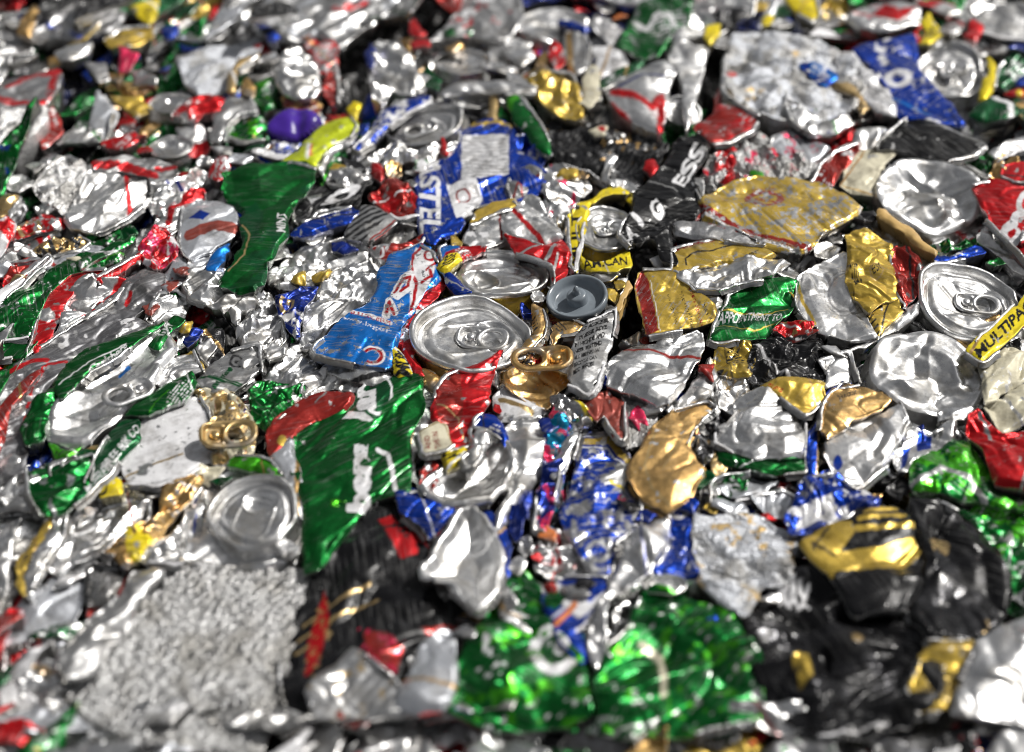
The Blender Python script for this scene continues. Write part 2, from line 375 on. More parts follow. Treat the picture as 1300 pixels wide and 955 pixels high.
    r = field_mesh(lambda x, y: sd_poly(L_, x, y)+grow, L_.min(0)-grow, L_.max(0)+grow, g, zf, cf, depth, min(3.2, rad*.55))
    if r is None: return None
    if merge is not None: merge.append((r[0]+np.array([[ox, oy, z]]), r[1], r[2])); return None
    if mat is None: mat = 'bare' if (C[col][3] >= 1 and not stamps) else 'print'
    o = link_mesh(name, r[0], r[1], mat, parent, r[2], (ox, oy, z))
    o['wear'] = float(wear); o['gloss_off'] = float(gloss)
    if group: o['group'] = group
    if reg: REG.append((cxp, cy, short, o, col, rad))
    if reg and edge and wpx*hpx > 1400 and rq.random() < .65:
        n = len(P); cl = sd_poly(P, np.array([cxp]), np.array([cy]))
        for rep in range(2 if wpx*hpx > 6000 else 1):
            i0 = rq.randrange(n); L_e = [P[i0]]; ln = 0; want = rq.uniform(22, 75)
            for k in range(1, n-1):
                q = P[(i0+k) % n]; ln += math.hypot(*(q-L_e[-1])); L_e.append(q)
                if ln > want: break
            L_e = np.array(L_e); d = np.gradient(L_e, axis=0); nn = np.stack([-d[:,1], d[:,0]], 1); nn /= np.linalg.norm(nn, axis=1)[:,None]+1e-6
            m_ = L_e.mean(0)+nn.mean(0)*2
            if sd_poly(P, m_[:1], m_[1:])[0] < sd_poly(P, L_e.mean(0)[:1]-nn.mean(0)[:1]*2, L_e.mean(0)[1:]-nn.mean(0)[1:]*2)[0]: nn = -nn
            wd = np.array([rq.uniform(1., 3.6) for _ in L_e]); wd[0] = wd[-1] = .8
            SP = np.concatenate([L_e-nn*rq.uniform(.3, 1.8), (L_e+nn*wd[:,None])[::-1]])
            c = patch('', 'silver' if rq.random() < .8 else ('white' if rq.random() < .6 else 'char'), z+rq.uniform(.7, 1.6), SP, name='torn_edge', amp=.5, sc=6, fine=.5, drop=.3, dome=1.2, depth=2.5, reg=False, auto=False, raw=True, jag=.5, g=.5 if 190 < cy < 720 else .8, grow=.15)
            if c: c.location = c.location-o.location; c.parent = o
    return o
def shard(cx, cy, w_, h_, a=0., seed=1):
    rr = random.Random(seed); n = rr.choice((4, 5, 5, 6, 7)); P = []; a = R(a+rr.uniform(-15, 15)); w_ *= 1.25
    for k in range(n):
        t = (k+rr.uniform(-.38, .38))/n*2*math.pi; q = rr.uniform(.6, 1.25)
        x, y = math.cos(t)*w_/2*q, math.sin(t)*h_/2*q
        P.append((cx+x*math.cos(a)+y*math.sin(a), cy-x*math.sin(a)+y*math.cos(a)))
    return np.array(P)
def blob_poly(cx, cy, w_, h_, a=0., seed=1, n=11):
    rr = random.Random(seed); a = R(a); P = []
    for k in range(n):
        t = (k+rr.uniform(-.3, .3))/n*2*math.pi; q = rr.uniform(.78, 1.12)
        x, y = math.cos(t)*w_/2*q, math.sin(t)*h_/2*q
        P.append((cx+x*math.cos(a)+y*math.sin(a), cy-x*math.sin(a)+y*math.cos(a)))
    return np.array(P)

# ------------------------------------------------------------------ can ends with pull tabs
def polar_mesh(prof, deform, nth=150, sub=1.1):
    P = [prof[0]]
    for a, b in zip(prof[:-1], prof[1:]):
        n = max(1, int(math.hypot(b[0]-a[0], b[1]-a[1])/sub))
        for k in range(1, n+1): P.append((a[0]+(b[0]-a[0])*k/n, a[1]+(b[1]-a[1])*k/n))
    P = np.array(P)
    for _ in range(1): P[1:-1] = P[1:-1]*.6+(P[:-2]+P[2:])*.2
    th = np.arange(nth)/nth*2*math.pi; Rr, T = np.meshgrid(P[:,0], th, indexing='ij'); Z = np.repeat(P[:,1][:,None], nth, 1)
    x, y, z = deform(Rr.ravel(), T.ravel(), Z.ravel()); nr = len(P)
    i, j = np.meshgrid(np.arange(nr-1), np.arange(nth), indexing='ij'); j2 = (j+1) % nth
    Fc = np.stack([i*nth+j, (i+1)*nth+j, (i+1)*nth+j2, i*nth+j2], -1).reshape(-1, 4)
    return np.stack([x, y, z], 1), Fc
def super_sd(x, y, a, b, r):                     # rounded box, inside positive
    qx = np.abs(x)-a+r; qy = np.abs(y)-b+r
    return -(np.hypot(np.maximum(qx, 0), np.maximum(qy, 0))+np.minimum(np.maximum(qx, qy), 0)-r)
def make_tab(parent, loc, rot, col='silver', s=1.0, bend=0., name='pull_tab'):
    def hole(x, y): return np.hypot((x-4.6*s)/(4.9*s), y/(5.1*s))
    def sdf(x, y):
        o_ = super_sd(x, y, 12.4*s, 7.6*s, 6.6*s)
        h_ = (hole(x, y)-1)*4.9*s
        return np.minimum(o_, h_)
    def zf(x, y, d):
        o_ = super_sd(x, y, 12.4*s, 7.6*s, 6.6*s); h_ = (hole(x, y)-1)*4.9*s
        roll = lambda q: np.sqrt(np.clip(1-((q-1.1*s)/(1.15*s))**2, 0, 1))
        z = np.maximum(roll(o_), roll(h_))*1.15*s
        z = z-1.1*s*np.clip(super_sd(x+6.4*s, y, 3.9*s, 4.6*s, 1.2*s)/(.5*s), 0, 1)+.35*s*np.exp(-((super_sd(x+6.4*s, y, 3.9*s, 4.6*s, 1.2*s)+.5*s)/(.5*s))**2)
        return z+bend*(x/10)**2*s+.25*vn(x, y, 6, 5)
    r = field_mesh(sdf, (-13*s, -8.2*s), (13*s, 8.2*s), .42, zf, lambda x, y, z: np.tile(np.array(C[col]), (len(x), 1)), .9, .3, .2)
    o = link_mesh(name, r[0], r[1], 'bare', parent, r[2], loc); o.rotation_euler = rot
    o['wear'] = .0; o['gloss_off'] = .04
    prof = [(.01, 1.7*s), (1.5*s, 1.6*s), (2.1*s, 1.1*s), (2.3*s, .2*s), (2.4*s, -.4)]
    V, Fc = polar_mesh(prof, lambda r_, t, z: (r_*np.cos(t)-5.6*s, r_*np.sin(t), z), 28, .5)
    rv = link_mesh('rivet', V, Fc, 'bare', o, np.tile(np.array(C[col]), (len(V), 1)))
    rv['wear'] = .0; rv['gloss_off'] = .0
    return o
LID = [(.01,-3.4),(13,-3.4),(17.4,-3.4),(18.2,-2.7),(19.2,-2.7),(20,-3.4),(21.4,-3.6),(22,-5.4),(22.8,-5.8),(23.5,-5.2),(24.2,-.7),(24.9,.5),(25.9,.8),(26.8,.3),(27.1,-.8),(26.6,-2.4)]
NECK = [(26.5,-2.2),(26.2,-4.0),(27.6,-6.0),(31.2,-9.5),(32.8,-13),(32.6,-20)]
BASE = [(.01,-3.4),(7,-3.3),(13,-2.9),(18,-2.2),(21,-1.),(22.6,-.15),(23.8,.1),(24.8,-.3),(26,-1.6),(29.5,-4.6),(32.2,-8.2),(33,-12),(32.7,-20)]
def can_end(short, px, py, z=3., dia=None, kind='lid', sq=1., sqa=0., yaw=0., tilt=(0,0), amp=1.4, sc=17., tab=None, col='silver', wall='silver', open_=True,
            seed=None, wave=.1, name='crushed_can', tabyaw=None, folds=2, body=.35, gloss=0., tabbend=.6, nth=150, fine=.35, skip_wall=False):
    """px,py: centre in the photo; dia: width of the rim in photo pixels"""
    _seed[0] += 7; seed = seed or _seed[0]
    ox, oy = unproj(px, py, z); ox = float(ox); oy = float(oy)
    s = (dia/pxmm(py))/(54. if kind == 'lid' else 50.) if dia else 1.
    e = bpy.data.objects.new(name, None); COL.objects.link(e); e.location = (ox/1000, oy/1000, z/1000); e.empty_display_size = .02
    e.rotation_euler = (tilt[0], tilt[1], 0)
    ca, sa = math.cos(R(sqa)), math.sin(R(sqa)); cyw, syw = math.cos(R(yaw)), math.sin(R(yaw))
    rf = random.Random(seed); FO = []
    for k in range(folds):
        t = rf.uniform(0, 6.28); FO.append((math.cos(t), math.sin(t), rf.uniform(6, 17) if kind != 'lid' else rf.uniform(13, 20), rf.uniform(.25, .55)))
    def deform(r, t, zz):
        wv = 1+wave*vn(np.cos(t)*3+50, np.sin(t)*3+50, 1.7, seed)*np.clip(r/20, 0, 1)
        x0, y0 = r*np.cos(t), r*np.sin(t)
        if kind == 'lid':
            m = np.exp(-np.clip(np.hypot((x0-9.5)/7.6, y0/9.)**6, 0, 50)); rr_ = np.clip((18-r)/3, 0, 1)
            zz = zz-(3.2*m*rr_ if open_ else .5*m*rr_)
            q = np.abs(super_sd(x0+3, y0, 14.5, 10.4, 8.5)-0.)*rr_                # tab recess bead
            zz = zz+.55*np.exp(-(q/.8)**2)*(r < 17.5)
            zz = zz+.5*np.exp(-((np.hypot((x0-9.5)/8.9, y0/10.4)-1)/.07)**2)*(r < 17.5)
        x = r*wv*np.cos(t)*s; y = r*wv*np.sin(t)*s
        x, y = x*cyw-y*syw, x*syw+y*cyw
        u, v = x*ca+y*sa, -x*sa+y*ca; v = v*sq
        x, y = u*ca-v*sa, u*sa+v*ca
        for fx, fy, fo, fs in FO:
            dd = np.maximum(0, x*fx+y*fy-fo*s); dd = np.where(dd < 2, dd*dd/4, dd-1)
            zz = zz-dd*fs/max(s, .1)*(1.); x = x-fx*dd*(1-math.cos(fs))*1.5; y = y-fy*dd*(1-math.cos(fs))*1.5
        inner = np.clip((22-r)/6, 0, 1); a_ = amp*(.55+.9*inner if kind != 'lid' else .8)
        zz = zz*s+crumple(x, y, seed, sc, a_, fine, R(sqa), 1.3)
        return x, y, zz
    def colr(V, c): return np.tile(np.array(C[c]), (len(V), 1))
    if kind == 'lid':
        V, Fc = polar_mesh(LID, deform, nth, .62); o = link_mesh('lid', V, Fc, 'bare', e, colr(V, col)); prof = NECK
    else:
        V, Fc = polar_mesh(BASE[:8], deform, nth, .75); o = link_mesh('domed_base', V, Fc, 'bare', e, colr(V, col)); prof = BASE[7:]
    o['wear'] = .0; o['gloss_off'] = float(gloss)
    if not skip_wall:
        V, Fc = polar_mesh([(r if k == 0 else (26.5+(r-26.5)*body if kind == 'lid' else 24.8+(r-24.8)*body), zz) for k, (r, zz) in enumerate(prof)], deform, nth, 1.)
        o = link_mesh('can_wall', V, Fc, 'print' if wall != 'silver' else 'bare', e, colr(V, wall)); o['wear'] = .2; o['gloss_off'] = float(gloss)
    if kind == 'lid' and tab:
        ty = R(yaw if tabyaw is None else tabyaw)
        cz = float(crumple(np.array([0.]), np.array([0.]), seed, sc, amp*.8, fine, R(sqa), 1.3)[0])
        make_tab(e, (-4.4*s*math.cos(ty), -4.4*s*math.sin(ty), -3.4*s+cz+1.1), (R(3), R(-5), ty+math.pi), tab, min(1., s)*.96, tabbend)
    pw = 27*s*pxmm(py)
    cover(blob_poly(px, py, 2*pw*.95, 2*pw*.7*.95*(sq if abs(math.sin(R(sqa))) < .5 else 1), 0, 3))
    REG.append((px, py, short, e, col, 27*s)); return e
GAPS = [pts(s) for s in ('540,-20 610,-20 530,50 474,96 464,152 446,160 430,142 436,100 448,60 494,20','904,60 916,64 908,100 896,130 882,166 876,160 886,110','-20,186 30,184 62,150 70,136 84,142 60,196 30,228 -20,236',
  '328,332 352,330 348,362 322,397 300,384','72,88 120,90 118,122 74,116','140,42 156,50 120,84 84,100 70,88','785,390 806,340 808,376 812,430 772,468 768,440 780,404','1108,592 1134,566 1152,600 1180,632 1146,642 1100,640','262,396 302,404 290,442 282,416',
  '1032,424 1060,442 1052,474 1040,462','698,598 724,604 712,690 688,702','800,306 842,322 850,338 822,342 806,362 796,340','748,500 768,494 772,530 758,524','246,470 262,478 244,506 238,500','500,655 520,650 520,660','396,236 420,240 420,262 398,258')]
# ------------------------------------------------------------------ the bed under everything
def bed():
    xs = np.arange(-700, 700, 3.2); ys = np.arange(60, 1500, 3.2); X, Y = np.meshgrid(xs, ys); x, y = X.ravel(), Y.ravel()
    px, py = proj(x, y, 0.)
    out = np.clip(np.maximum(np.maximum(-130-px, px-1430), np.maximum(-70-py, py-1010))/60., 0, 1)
    z = -24+20*out+crumple(x, y, 77, 26., 3.4, .8)+2.*tri(x, y, 9., 5)
    for G in GAPS:
        gx, gy = unproj(G[:,0], G[:,1], 0.); z = z-45*np.clip(sd_poly(np.stack([gx, gy], 1), x, y)/6+.6, 0, 1)
    k = h2(np.floor((x+vn(x, y, 14, 1)*12)/24), np.floor((y+vn(x, y, 14, 2)*12)/20), 9)
    A = np.empty((len(x), 4)); A[:] = C['dull']
    for lo, hi, c in ((.45,.55,'red'),(.55,.66,'green'),(.66,.74,'blue'),(.74,.8,'yellow'),(.8,.86,'gold'),(.86,1.1,'black'),(-1,-.8,'grey')): A[(k >= lo) & (k < hi)] = C[c]
    A[:, :3] *= (.15+.85*out)[:, None]*1.0  # bed colour darkened below the cans: shade of the gaps painted in
    ny, nx = X.shape; I = np.arange(ny*nx).reshape(ny, nx)
    Fc = np.stack([I[:-1,:-1], I[:-1,1:], I[1:,1:], I[1:,:-1]], -1).reshape(-1, 4)
    o = link_mesh('ground', np.stack([x, y, z], 1), Fc, 'print', None, A)
    o['kind'] = 'structure'; o['label'] = 'packed bed of crushed aluminium under all the cans'; o['wear'] = .6; o['gloss_off'] = .25
T = patch
# ================================================================== bottom rows
T('smooth pale silver can sheet','pale',1,'0,792 25,765 60,742 107,716 112,742 100,775 86,802 76,813 40,812 0,820',sc=24,amp=2,fine=.2)
T('red crinkled scrap in the corner','red',0,'8,822 28,812 53,810 50,838 40,850 25,862 0,862',amp=2.2,sc=9)
T('long smooth fold across the foil lump','dull',8,'190,718 206,722 178,764 150,808 122,850 84,862 70,846 78,822 108,792 150,757',amp=1.6,sc=16,dome=2,gloss=.06,auto=False)
T('glittering grey lump of shredded foil','dull',2,'150,757 168,728 200,716 235,714 300,718 345,712 395,728 393,760 372,820 360,852 352,900 330,960 200,950 90,905 72,850 75,822 103,800 118,778',name='shredded_foil_lump',mat='foil',amp=.62,sc=2.6,fine=1.6,dome=3,g=.45,wear=.0,gloss=-.1,stamps=[('blot','dull',(14,.2))])
T('dark barcode stripe piece','char',2,'108,722 120,716 150,718 152,740 140,762 112,766',stamps=[('stripes','dull',(80,6,.5))],amp=1)
T('cream slanted flap','cream',3,'140,782 160,748 193,716 203,722 182,750 160,780 148,800',amp=1,stamps=[('line','mustard','142,778 160,750 193,718',4)])
T('yellow printed scrap with gold corner','yellow',6,'128,701 142,686 160,670 178,662 192,664 190,686 175,709 160,712 145,706',amp=1.6,sc=8,stamps=[('blot','gold',(30,.45))],wear=.15)
T('curled gold strip','gold',6,'203,618 232,605 257,601 260,612 242,633 222,657 206,678 188,688 178,682 190,660 205,645',amp=2.4,sc=11,dome=3)
T('bright silver foil fold','silver',3,'92,655 120,630 165,618 192,630 190,662 160,668 140,685 128,702 92,716 70,732 58,715 75,680',amp=3,sc=14)
T('narrow gold rimmed strip','mustard',5,'66,652 72,668 52,700 34,728 32,755 22,742 20,716 44,682 56,660',amp=1,dome=2)
T('thin silver strip in the corner','silver',6,'82,650 78,680 60,706 40,745 31,752 33,728 52,692 70,656',amp=1.2,dome=2)
T('silver fold under the edge strip','silver',2,'-20,640 62,640 46,690 20,708 -20,715',amp=2.6)
T('rounded silver can shoulder','silver',2,'230,722 238,664 258,616 296,596 344,600 380,630 388,680 372,716 330,724',name='crushed_can',amp=1.5,sc=26,fine=.1,dome=3,rim=(1.5,1.6),auto=False,gloss=.03)
T('gritty pale lump at the edge','dull',1,'-20,716 12,722 22,750 14,772 -20,790',mat='foil',amp=1.5,sc=6,fine=2)
T('small silver fold below the gold strip','silver',5,'178,702 198,682 215,676 232,660 226,690 232,712 215,716 190,712',amp=2.4,sc=9)
T('tall grey ribbed flap','dull',3,'196,722 206,700 222,684 240,640 258,612 262,640 246,690 222,716',amp=1.6,stamps=[('stripes','grey',(70,9,.35))])
T('white bright chips in the corner','silver',2,'22,870 40,842 62,836 82,845 90,880 60,905 20,900',amp=3,sc=7)
# big black sheet
T('large black printed can sheet','black',3,'472,640 498,632 540,678 545,704 552,738 575,757 600,776 582,797 545,808 520,830 500,868 470,900 440,905 362,905 354,835 380,770 393,740 406,715 428,686 447,668',
  amp=2.4,sc=22,fine=.5,dome=4,ang=.7,wear=.02,gloss=-.05,name='crushed_can',stamps=[('poly','red','482,663 498,656 513,674 515,663 541,680 541,694 528,692 531,706 510,715'),('text','black','T&I','500,652 528,668 518,690 495,672'),
  ('line','tan','385,792 430,765 470,745',3),('line','tan','378,812 440,778 478,762',2.5),('line','tan','374,830 420,806',2.5),('poly','red','412,748 418,790 402,850 388,862 392,812 404,775'),
  ('blot','gold',(5,.5),'415,745 420,800 400,865 384,865 392,812 404,770'),('poly','maroon','462,802 490,806 513,828 495,866 470,850'),('blot','pink',(6,.5),'455,795 515,815 500,870 450,850'),
  ('poly','maroon','535,797 562,790 585,792 580,806 545,806'),('line','char','440,682 478,676 520,668',3)])
T('grey ribbed flap below the black sheet','dull',6,'447,815 467,832 500,860 530,905 400,915 385,880',amp=1.6,stamps=[('stripes','silver',(48,13,.4))])
T('blue grey folded can wall','pale',7,'535,820 558,792 576,800 582,850 572,905 498,905 510,868',amp=2.6,sc=20,dome=4)
T('royal blue folded sheet','blue',6,'500,625 530,630 580,642 562,668 543,683 528,666 508,652',amp=1.6)
T('blue can rim strip','blue',5,'608,650 622,652 638,668 648,690 650,722 640,740 632,700 622,672',amp=.6,dome=2)
T('silver strip over the green sheet','silver',7,'848,655 846,690 822,728 800,748 776,760 768,800 775,830 757,848 750,800 762,765 776,742 790,704 782,686 810,664',amp=2.6,sc=14,dome=3)
T('scraped blue sheet with gold stripe','blue',4,'741,538 775,546 802,580 812,625 815,662 800,690 780,716 774,732 750,727 735,710 712,670 718,640 730,598',
  amp=1.4,sc=20,wear=.75,stamps=[('blot','dull',(24,.25)),('line','mustard','738,560 775,560 812,596',9),('line','white','738,552 778,552 814,588',2),('line','white','738,568 772,570 808,602',2),('ring','silver',(760,702,13,12,6)),('line','yellow','776,612 800,622 815,635',5),('disc','pink',(790,632,6,6))])
T('crumpled chips by the blue sheet','silver',2,'675,700 690,675 712,672 735,712 750,728 742,735 716,734 690,730 676,722',amp=3,sc=8,stamps=[('blot','red',(10,.55))])
T('striped blue white and green strip','blue',5,'686,757 716,732 770,728 778,749 736,802 752,835 730,842 703,796',amp=1.,wear=.15,
  stamps=[('poly','white','690,752 705,735 735,760 750,766 770,748 775,756 735,785 720,772'),('poly','green','690,757 703,745 720,758 705,775 690,768'),('line','orange','706,792 730,768',7),('line','white','700,786 724,764',3),('poly','dgreen','738,802 778,755 784,760 745,815'),('line','silver','733,800 776,752',4)],name='torn_can_sheet')
T('green can sheet with round white swirl','green',5,'560,900 575,850 600,800 622,770 640,735 666,722 684,742 690,762 705,796 722,812 745,838 755,905 720,920 620,925',amp=2.8,sc=20,dome=1,wear=.1,
  stamps=[('ring','white',(703,826,25,27,13)),('poly','green','712,795 760,800 740,850 722,830'),('disc','white',(712,820,9,10)),('blot','lgreen',(18,.5)),('blot','white',(20,.85))])
T('grey wrinkled foil by the blue letter','pale',6,'878,650 900,655 920,652 965,648 1000,675 1012,692 1002,735 968,745 945,785 922,772 902,752 886,738 890,720 878,690',amp=2.6,sc=17,mat='foil',gloss=-.05,fine=1)
T('blue scrap with letter D','blue',4,'850,640 868,645 888,648 882,680 892,730 850,737 825,727 845,700 848,682',amp=1.6,sc=12,wear=.3,stamps=[('ring','white',(862,652,9,7,4)),('blot','white',(14,.6))])
T('shiny green can with metal rim','green',6,'800,792 812,757 832,742 880,762 922,770 950,800 966,832 975,870 962,912 880,930 760,925 756,872 770,822',name='crushed_can',amp=3.6,sc=19,fine=.7,dome=1,wear=.1,
  stamps=[('blot','lgreen',(16,.45)),('line','cream','815,815 840,830 842,880',8),('blot','silver',(12,.85))])
# black and gold cans
T('black and gold striped can','black',9,'1010,692 1030,676 1059,662 1106,643 1138,641 1155,664 1170,700 1170,740 1148,770 1100,778 1082,776 1057,734',name='crushed_can',amp=2.,sc=26,fine=.25,dome=1.5,ang=.3,wear=.0,gloss=-.06,
  stamps=[('poly','mustard','1008,695 1057,664 1080,667 1083,682 1066,703 1058,734 1035,722'),('line','char','1032,700 1045,680 1052,672',3),('line','char','1030,694 1060,708',3),('poly','mustard','1058,727 1067,703 1117,698 1159,682 1170,700 1150,718 1117,726 1085,724'),
  ('line','mustard','1085,676 1120,673 1158,668',7),('line','mustard','1090,664 1120,658 1148,656',6),('line','mustard','1098,654 1120,648 1138,647',5)])
T('crushed black can with tan rim','black',7,'1158,640 1190,634 1218,646 1246,672 1268,700 1282,729 1286,757 1264,797 1224,812 1180,810 1153,786 1166,745 1168,700',name='crushed_can',amp=3.6,sc=20,fine=.25,dome=3,wear=.0,gloss=-.1,
  stamps=[('disc','tan',(1192,697,12,15)),('disc','tan',(1247,795,12,8)),('blot','char',(30,.35))])
T('black crumpled sheet with white lettering','black',5,'1000,697 1030,712 1058,735 1083,778 1150,771 1180,812 1200,832 1195,900 1150,920 1000,920 955,860 940,786 965,745 985,735',name='crushed_can',amp=4,sc=18,fine=.4,dome=2,wear=.0,gloss=-.1,
  stamps=[('text','white','MAX','985,722 1030,742 1030,778 990,760',.05),('poly','mustard','1003,840 1025,838 1030,868 1015,880'),('blot','char',(22,.35)),('disc','tan',(1087,814,7,6))])
T('gold crumpled foil below the black cans','mustard',6,'1150,870 1170,826 1200,814 1242,808 1222,865 1195,905 1160,905',amp=3,sc=13,stamps=[('blot','black',(24,.4))])
T('silver can wall in the corner','silver',8,'1205,905 1222,862 1242,815 1275,788 1330,765 1340,920',amp=2.6,sc=20,dome=4)
T('bottle green sheet with scratches','green',3,'1150,622 1190,628 1240,658 1300,640 1340,640 1340,780 1292,775 1287,740 1264,700 1240,672 1205,640',amp=2,sc=16,wear=.5,stamps=[('blot','lgreen',(26,.15))])
# ================================================================== second row
T('long scuffed grey strip with red edge','scuff',5,'190,340 208,350 200,376 172,402 190,418 150,438 112,460 72,482 47,512 36,560 34,602 0,612 -20,612 -20,486 20,463 45,440 70,426 105,400 140,378 160,356',amp=1.5,sc=18,fine=1.6,dome=1,wear=.25,gloss=.12,ang=.7,st=2.4,
  stamps=[('blot','white',(40,.45),'-20,500 60,430 190,400 150,440 60,470 -20,520'),('line','red','85,460 62,466 45,486 36,515 31,545',4),('line','red','-20,500 10,476 40,462 60,460',7),('blot','dull',(12,.4)),('line','red','160,385 166,372',5)],name='torn_can_sheet')
T('narrow green strip with white script','green',9,'64,490 80,464 110,440 157,426 186,412 206,404 190,424 165,440 142,458 117,471 101,486 78,506',amp=.9,sc=20,st=.6,wear=.2,stamps=[('text','white','Carlsberg','112,468 160,434 164,446 116,482',.02),('line','white','75,490 112,462 160,438',1.5)])
T('long flattened silver can','silver',6,'57,547 60,527 73,510 109,482 160,443 183,424 217,420 225,443 210,466 200,485 157,523 150,534 109,567 62,562',name='crushed_can',amp=1.5,sc=22,fine=.15,dome=-3,drop=1.5,rim=(2.2,3.4),ang=.65,st=1.8,gloss=.02,auto=False,
  stamps=[('line','dull','74,528 110,530 150,524',2.5),('line','dull','126,524 182,455',3),('line','lblue','152,476 164,466',5)],mat='print',wear=0)
T('shiny green fold under the long can','green',8,'26,538 44,506 68,490 72,508 58,527 56,549 50,560 33,568',amp=1.8,dome=3,wear=.05)
T('bright green triangle flap','lgreen',8,'60,560 84,566 102,565 90,576 76,584',amp=1,wear=.0)
T('dark green pointed wedge','green',9,'153,525 193,499 228,478 248,471 246,488 237,507 205,520 183,528',amp=1.2,sc=22,dome=2,wear=.02,stamps=[('line','lgreen','190,524 205,505 215,498',1.5)])
T('smooth white torn panel','white',6,'175,539 188,524 222,512 254,502 266,527 262,544 256,562 274,577 251,595 221,608 195,616 162,610 150,583 162,567 176,557',amp=.9,sc=20,fine=.35,wear=.15,stamps=[('line','tan','160,604 190,592 232,577',2.5),('blot','dull',(30,.45),'180,590 260,565 274,577 221,612 165,612')])
T('silver piece with green cross','dull',6,'240,487 256,471 275,458 292,445 330,434 332,468 302,496 270,496 254,494',amp=1.2,wear=.4,stamps=[('line','dgreen','255,478 305,488',6),('line','dgreen','272,493 292,468',6),('ring','char',(300,458,8,7,2.5)),('line','char','298,458 304,458',3)])
T('dark green strip with rows of white text','dgreen',8,'135,552 155,529 177,532 177,555 150,583 142,598 119,620 96,642 106,612',amp=1.,wear=.15,sc=18,
  stamps=[('text','white','UK CO','150,566 172,535 178,546 160,570',.01),('text','white','FREE 80','128,592 156,560 164,566 138,598',.01),('text','white','MUFFLE 8C','106,616 140,584 146,592 112,626',.01)])
T('dark green metallic flap','green',8,'34,592 80,590 119,572 116,608 94,638 74,650 52,652 36,632',amp=2.2,dome=3,wear=.02,gloss=-.08,stamps=[('blot','silver',(22,.5)),('line','green','52,655 62,630 68,600',7)])
T('pale silver curve at the edge','silver',3,'-20,608 35,612 62,598 78,600 60,628 48,652 -20,654',amp=2.6,dome=3)
T('yellow scrap with black ring mark','yellow',7,'120,613 140,599 156,614 154,624 127,628',amp=.8,wear=.1,stamps=[('ring','black',(128,618,8,9,2.5))])
T('gold scrap with blue mark','tan',5,'204,620 222,610 252,600 236,618 218,630 206,628',amp=1,stamps=[('line','yellow','206,620 248,602',5),('disc','lblue',(212,624,7,5))])
T('yellow flap at the edge','yellow',3,'-20,462 13,450 18,460 5,480 -20,486',amp=1,wear=0)
T('red curved can strip beside the wrinkled can','red',6,'34,446 46,405 58,380 78,352 100,342 138,340 120,353 96,362 82,385 70,410 62,432 45,447',amp=1.2,dome=2,wear=.15,stamps=[('blot','silver',(26,.5))])
T('wrinkled silver can inside','silver',5,'70,425 75,400 86,373 112,352 142,343 168,350 152,372 137,387 107,404 75,424',name='crushed_can',amp=3.6,sc=11,fine=.15,dome=2)
T('green lager sheet with white script','green',7,'-20,392 0,383 38,360 75,330 110,322 158,318 150,329 110,341 85,347 60,373 48,402 35,426 -20,428',amp=1.3,wear=.5,stamps=[('text','white','Carlsberg','8,384 78,342 82,355 12,400',.02),('blot','green',(25,.2)),('line','lgreen','118,330 155,320',4)])
T('dark green fold at the edge','green',7,'-20,432 35,428 34,452 15,452 -20,456',amp=1.6)
T('dark red curved sheet','maroon',6,'336,550 350,530 363,519 391,502 421,494 453,498 438,521 406,528 381,541 371,554 361,574 343,583',amp=1.2,sc=18,dome=3,wear=.02,gloss=.05,stamps=[('disc','mustard',(358,560,6,7)),('line','dull','400,512 415,500',1.5)])
T('large green lager sheet with white script','green',6,'371,552 383,541 434,522 452,499 462,483 493,480 500,472 533,475 538,509 524,547 520,618 498,630 477,632 460,650 430,690 405,722 386,722 384,640 372,600',
  amp=1.5,sc=26,fine=.6,dome=2,ang=.9,st=2.2,wear=.15,edge=False,name='crushed_can',stamps=[('disc','dgreen',(470,505,27,28)),('ring','white',(478,500,20,26,3)),('poly','green','485,520 538,470 538,560 478,545'),('poly','white','434,532 443,520 462,526 474,534 470,536'),
  ('text','white','ar','452,524 452,482 478,482 478,524',.05),('text','white','berg','440,652 440,562 480,562 480,652',.06),('line','white','480,572 492,578 498,600 502,622',6)])
T('crinkled green fold','green',5,'316,496 330,486 348,481 386,486 382,510 366,520 350,536 335,549 316,532',amp=2.6,sc=10,wear=.05)
T('bright green rim strip','lgreen',6,'284,592 300,578 322,577 342,582 358,600 345,602 318,596',amp=.8,dome=2,wear=0)
T('white triangular wedge','pale',6,'345,582 356,568 370,554 382,608 384,662 365,612',amp=.9,sc=20)
T('glittery crumpled foil scrap','silver',3,'333,442 345,438 380,432 415,458 455,476 461,497 420,494 385,505 362,512 345,500 335,480',amp=2.4,sc=9,fine=.7)
T('crimson torn can sheet','red',7,'562,478 580,468 599,461 640,441 627,466 621,496 623,511 609,530 596,547 603,560 589,568 569,574 562,540 549,530 550,506',amp=1.8,sc=13,wear=.08,ang=.6,stamps=[('poly','maroon','564,478 585,470 588,520 580,545 556,530 552,508'),('line','tan','556,515 582,528 590,560',1.5)])
T('silver edge of the cream label can','silver',4,'520,534 536,511 550,530 544,548 533,562 526,584 531,624 522,600',amp=1.4,dome=2,stamps=[('line','tan','522,560 527,530 538,511',3)])
T('red and white lettered fragment','maroon',5,'545,580 559,574 560,606 550,622 534,618 533,600',amp=2,sc=9,stamps=[('blot','white',(8,.35))])
T('cream label scrap with red letters','cream',8,'530,548 556,534 565,541 575,566 564,573 536,578',amp=.5,sc=20,wear=0,stamps=[('text','maroon','THE UNI','552,571 548,551 555,549 559,569',.01),('text','maroon','AND','540,573 538,556 545,554 547,571',.01),('line','tan','532,548 556,536 565,541 575,566 564,573 536,578',1.5)])
T('yellow scrap lettered AC','yellow',8,'558,573 589,565 595,577 577,592 571,595',amp=.4,wear=.05,stamps=[('text','black','AC','564,588 560,576 580,568 586,578',.04)])
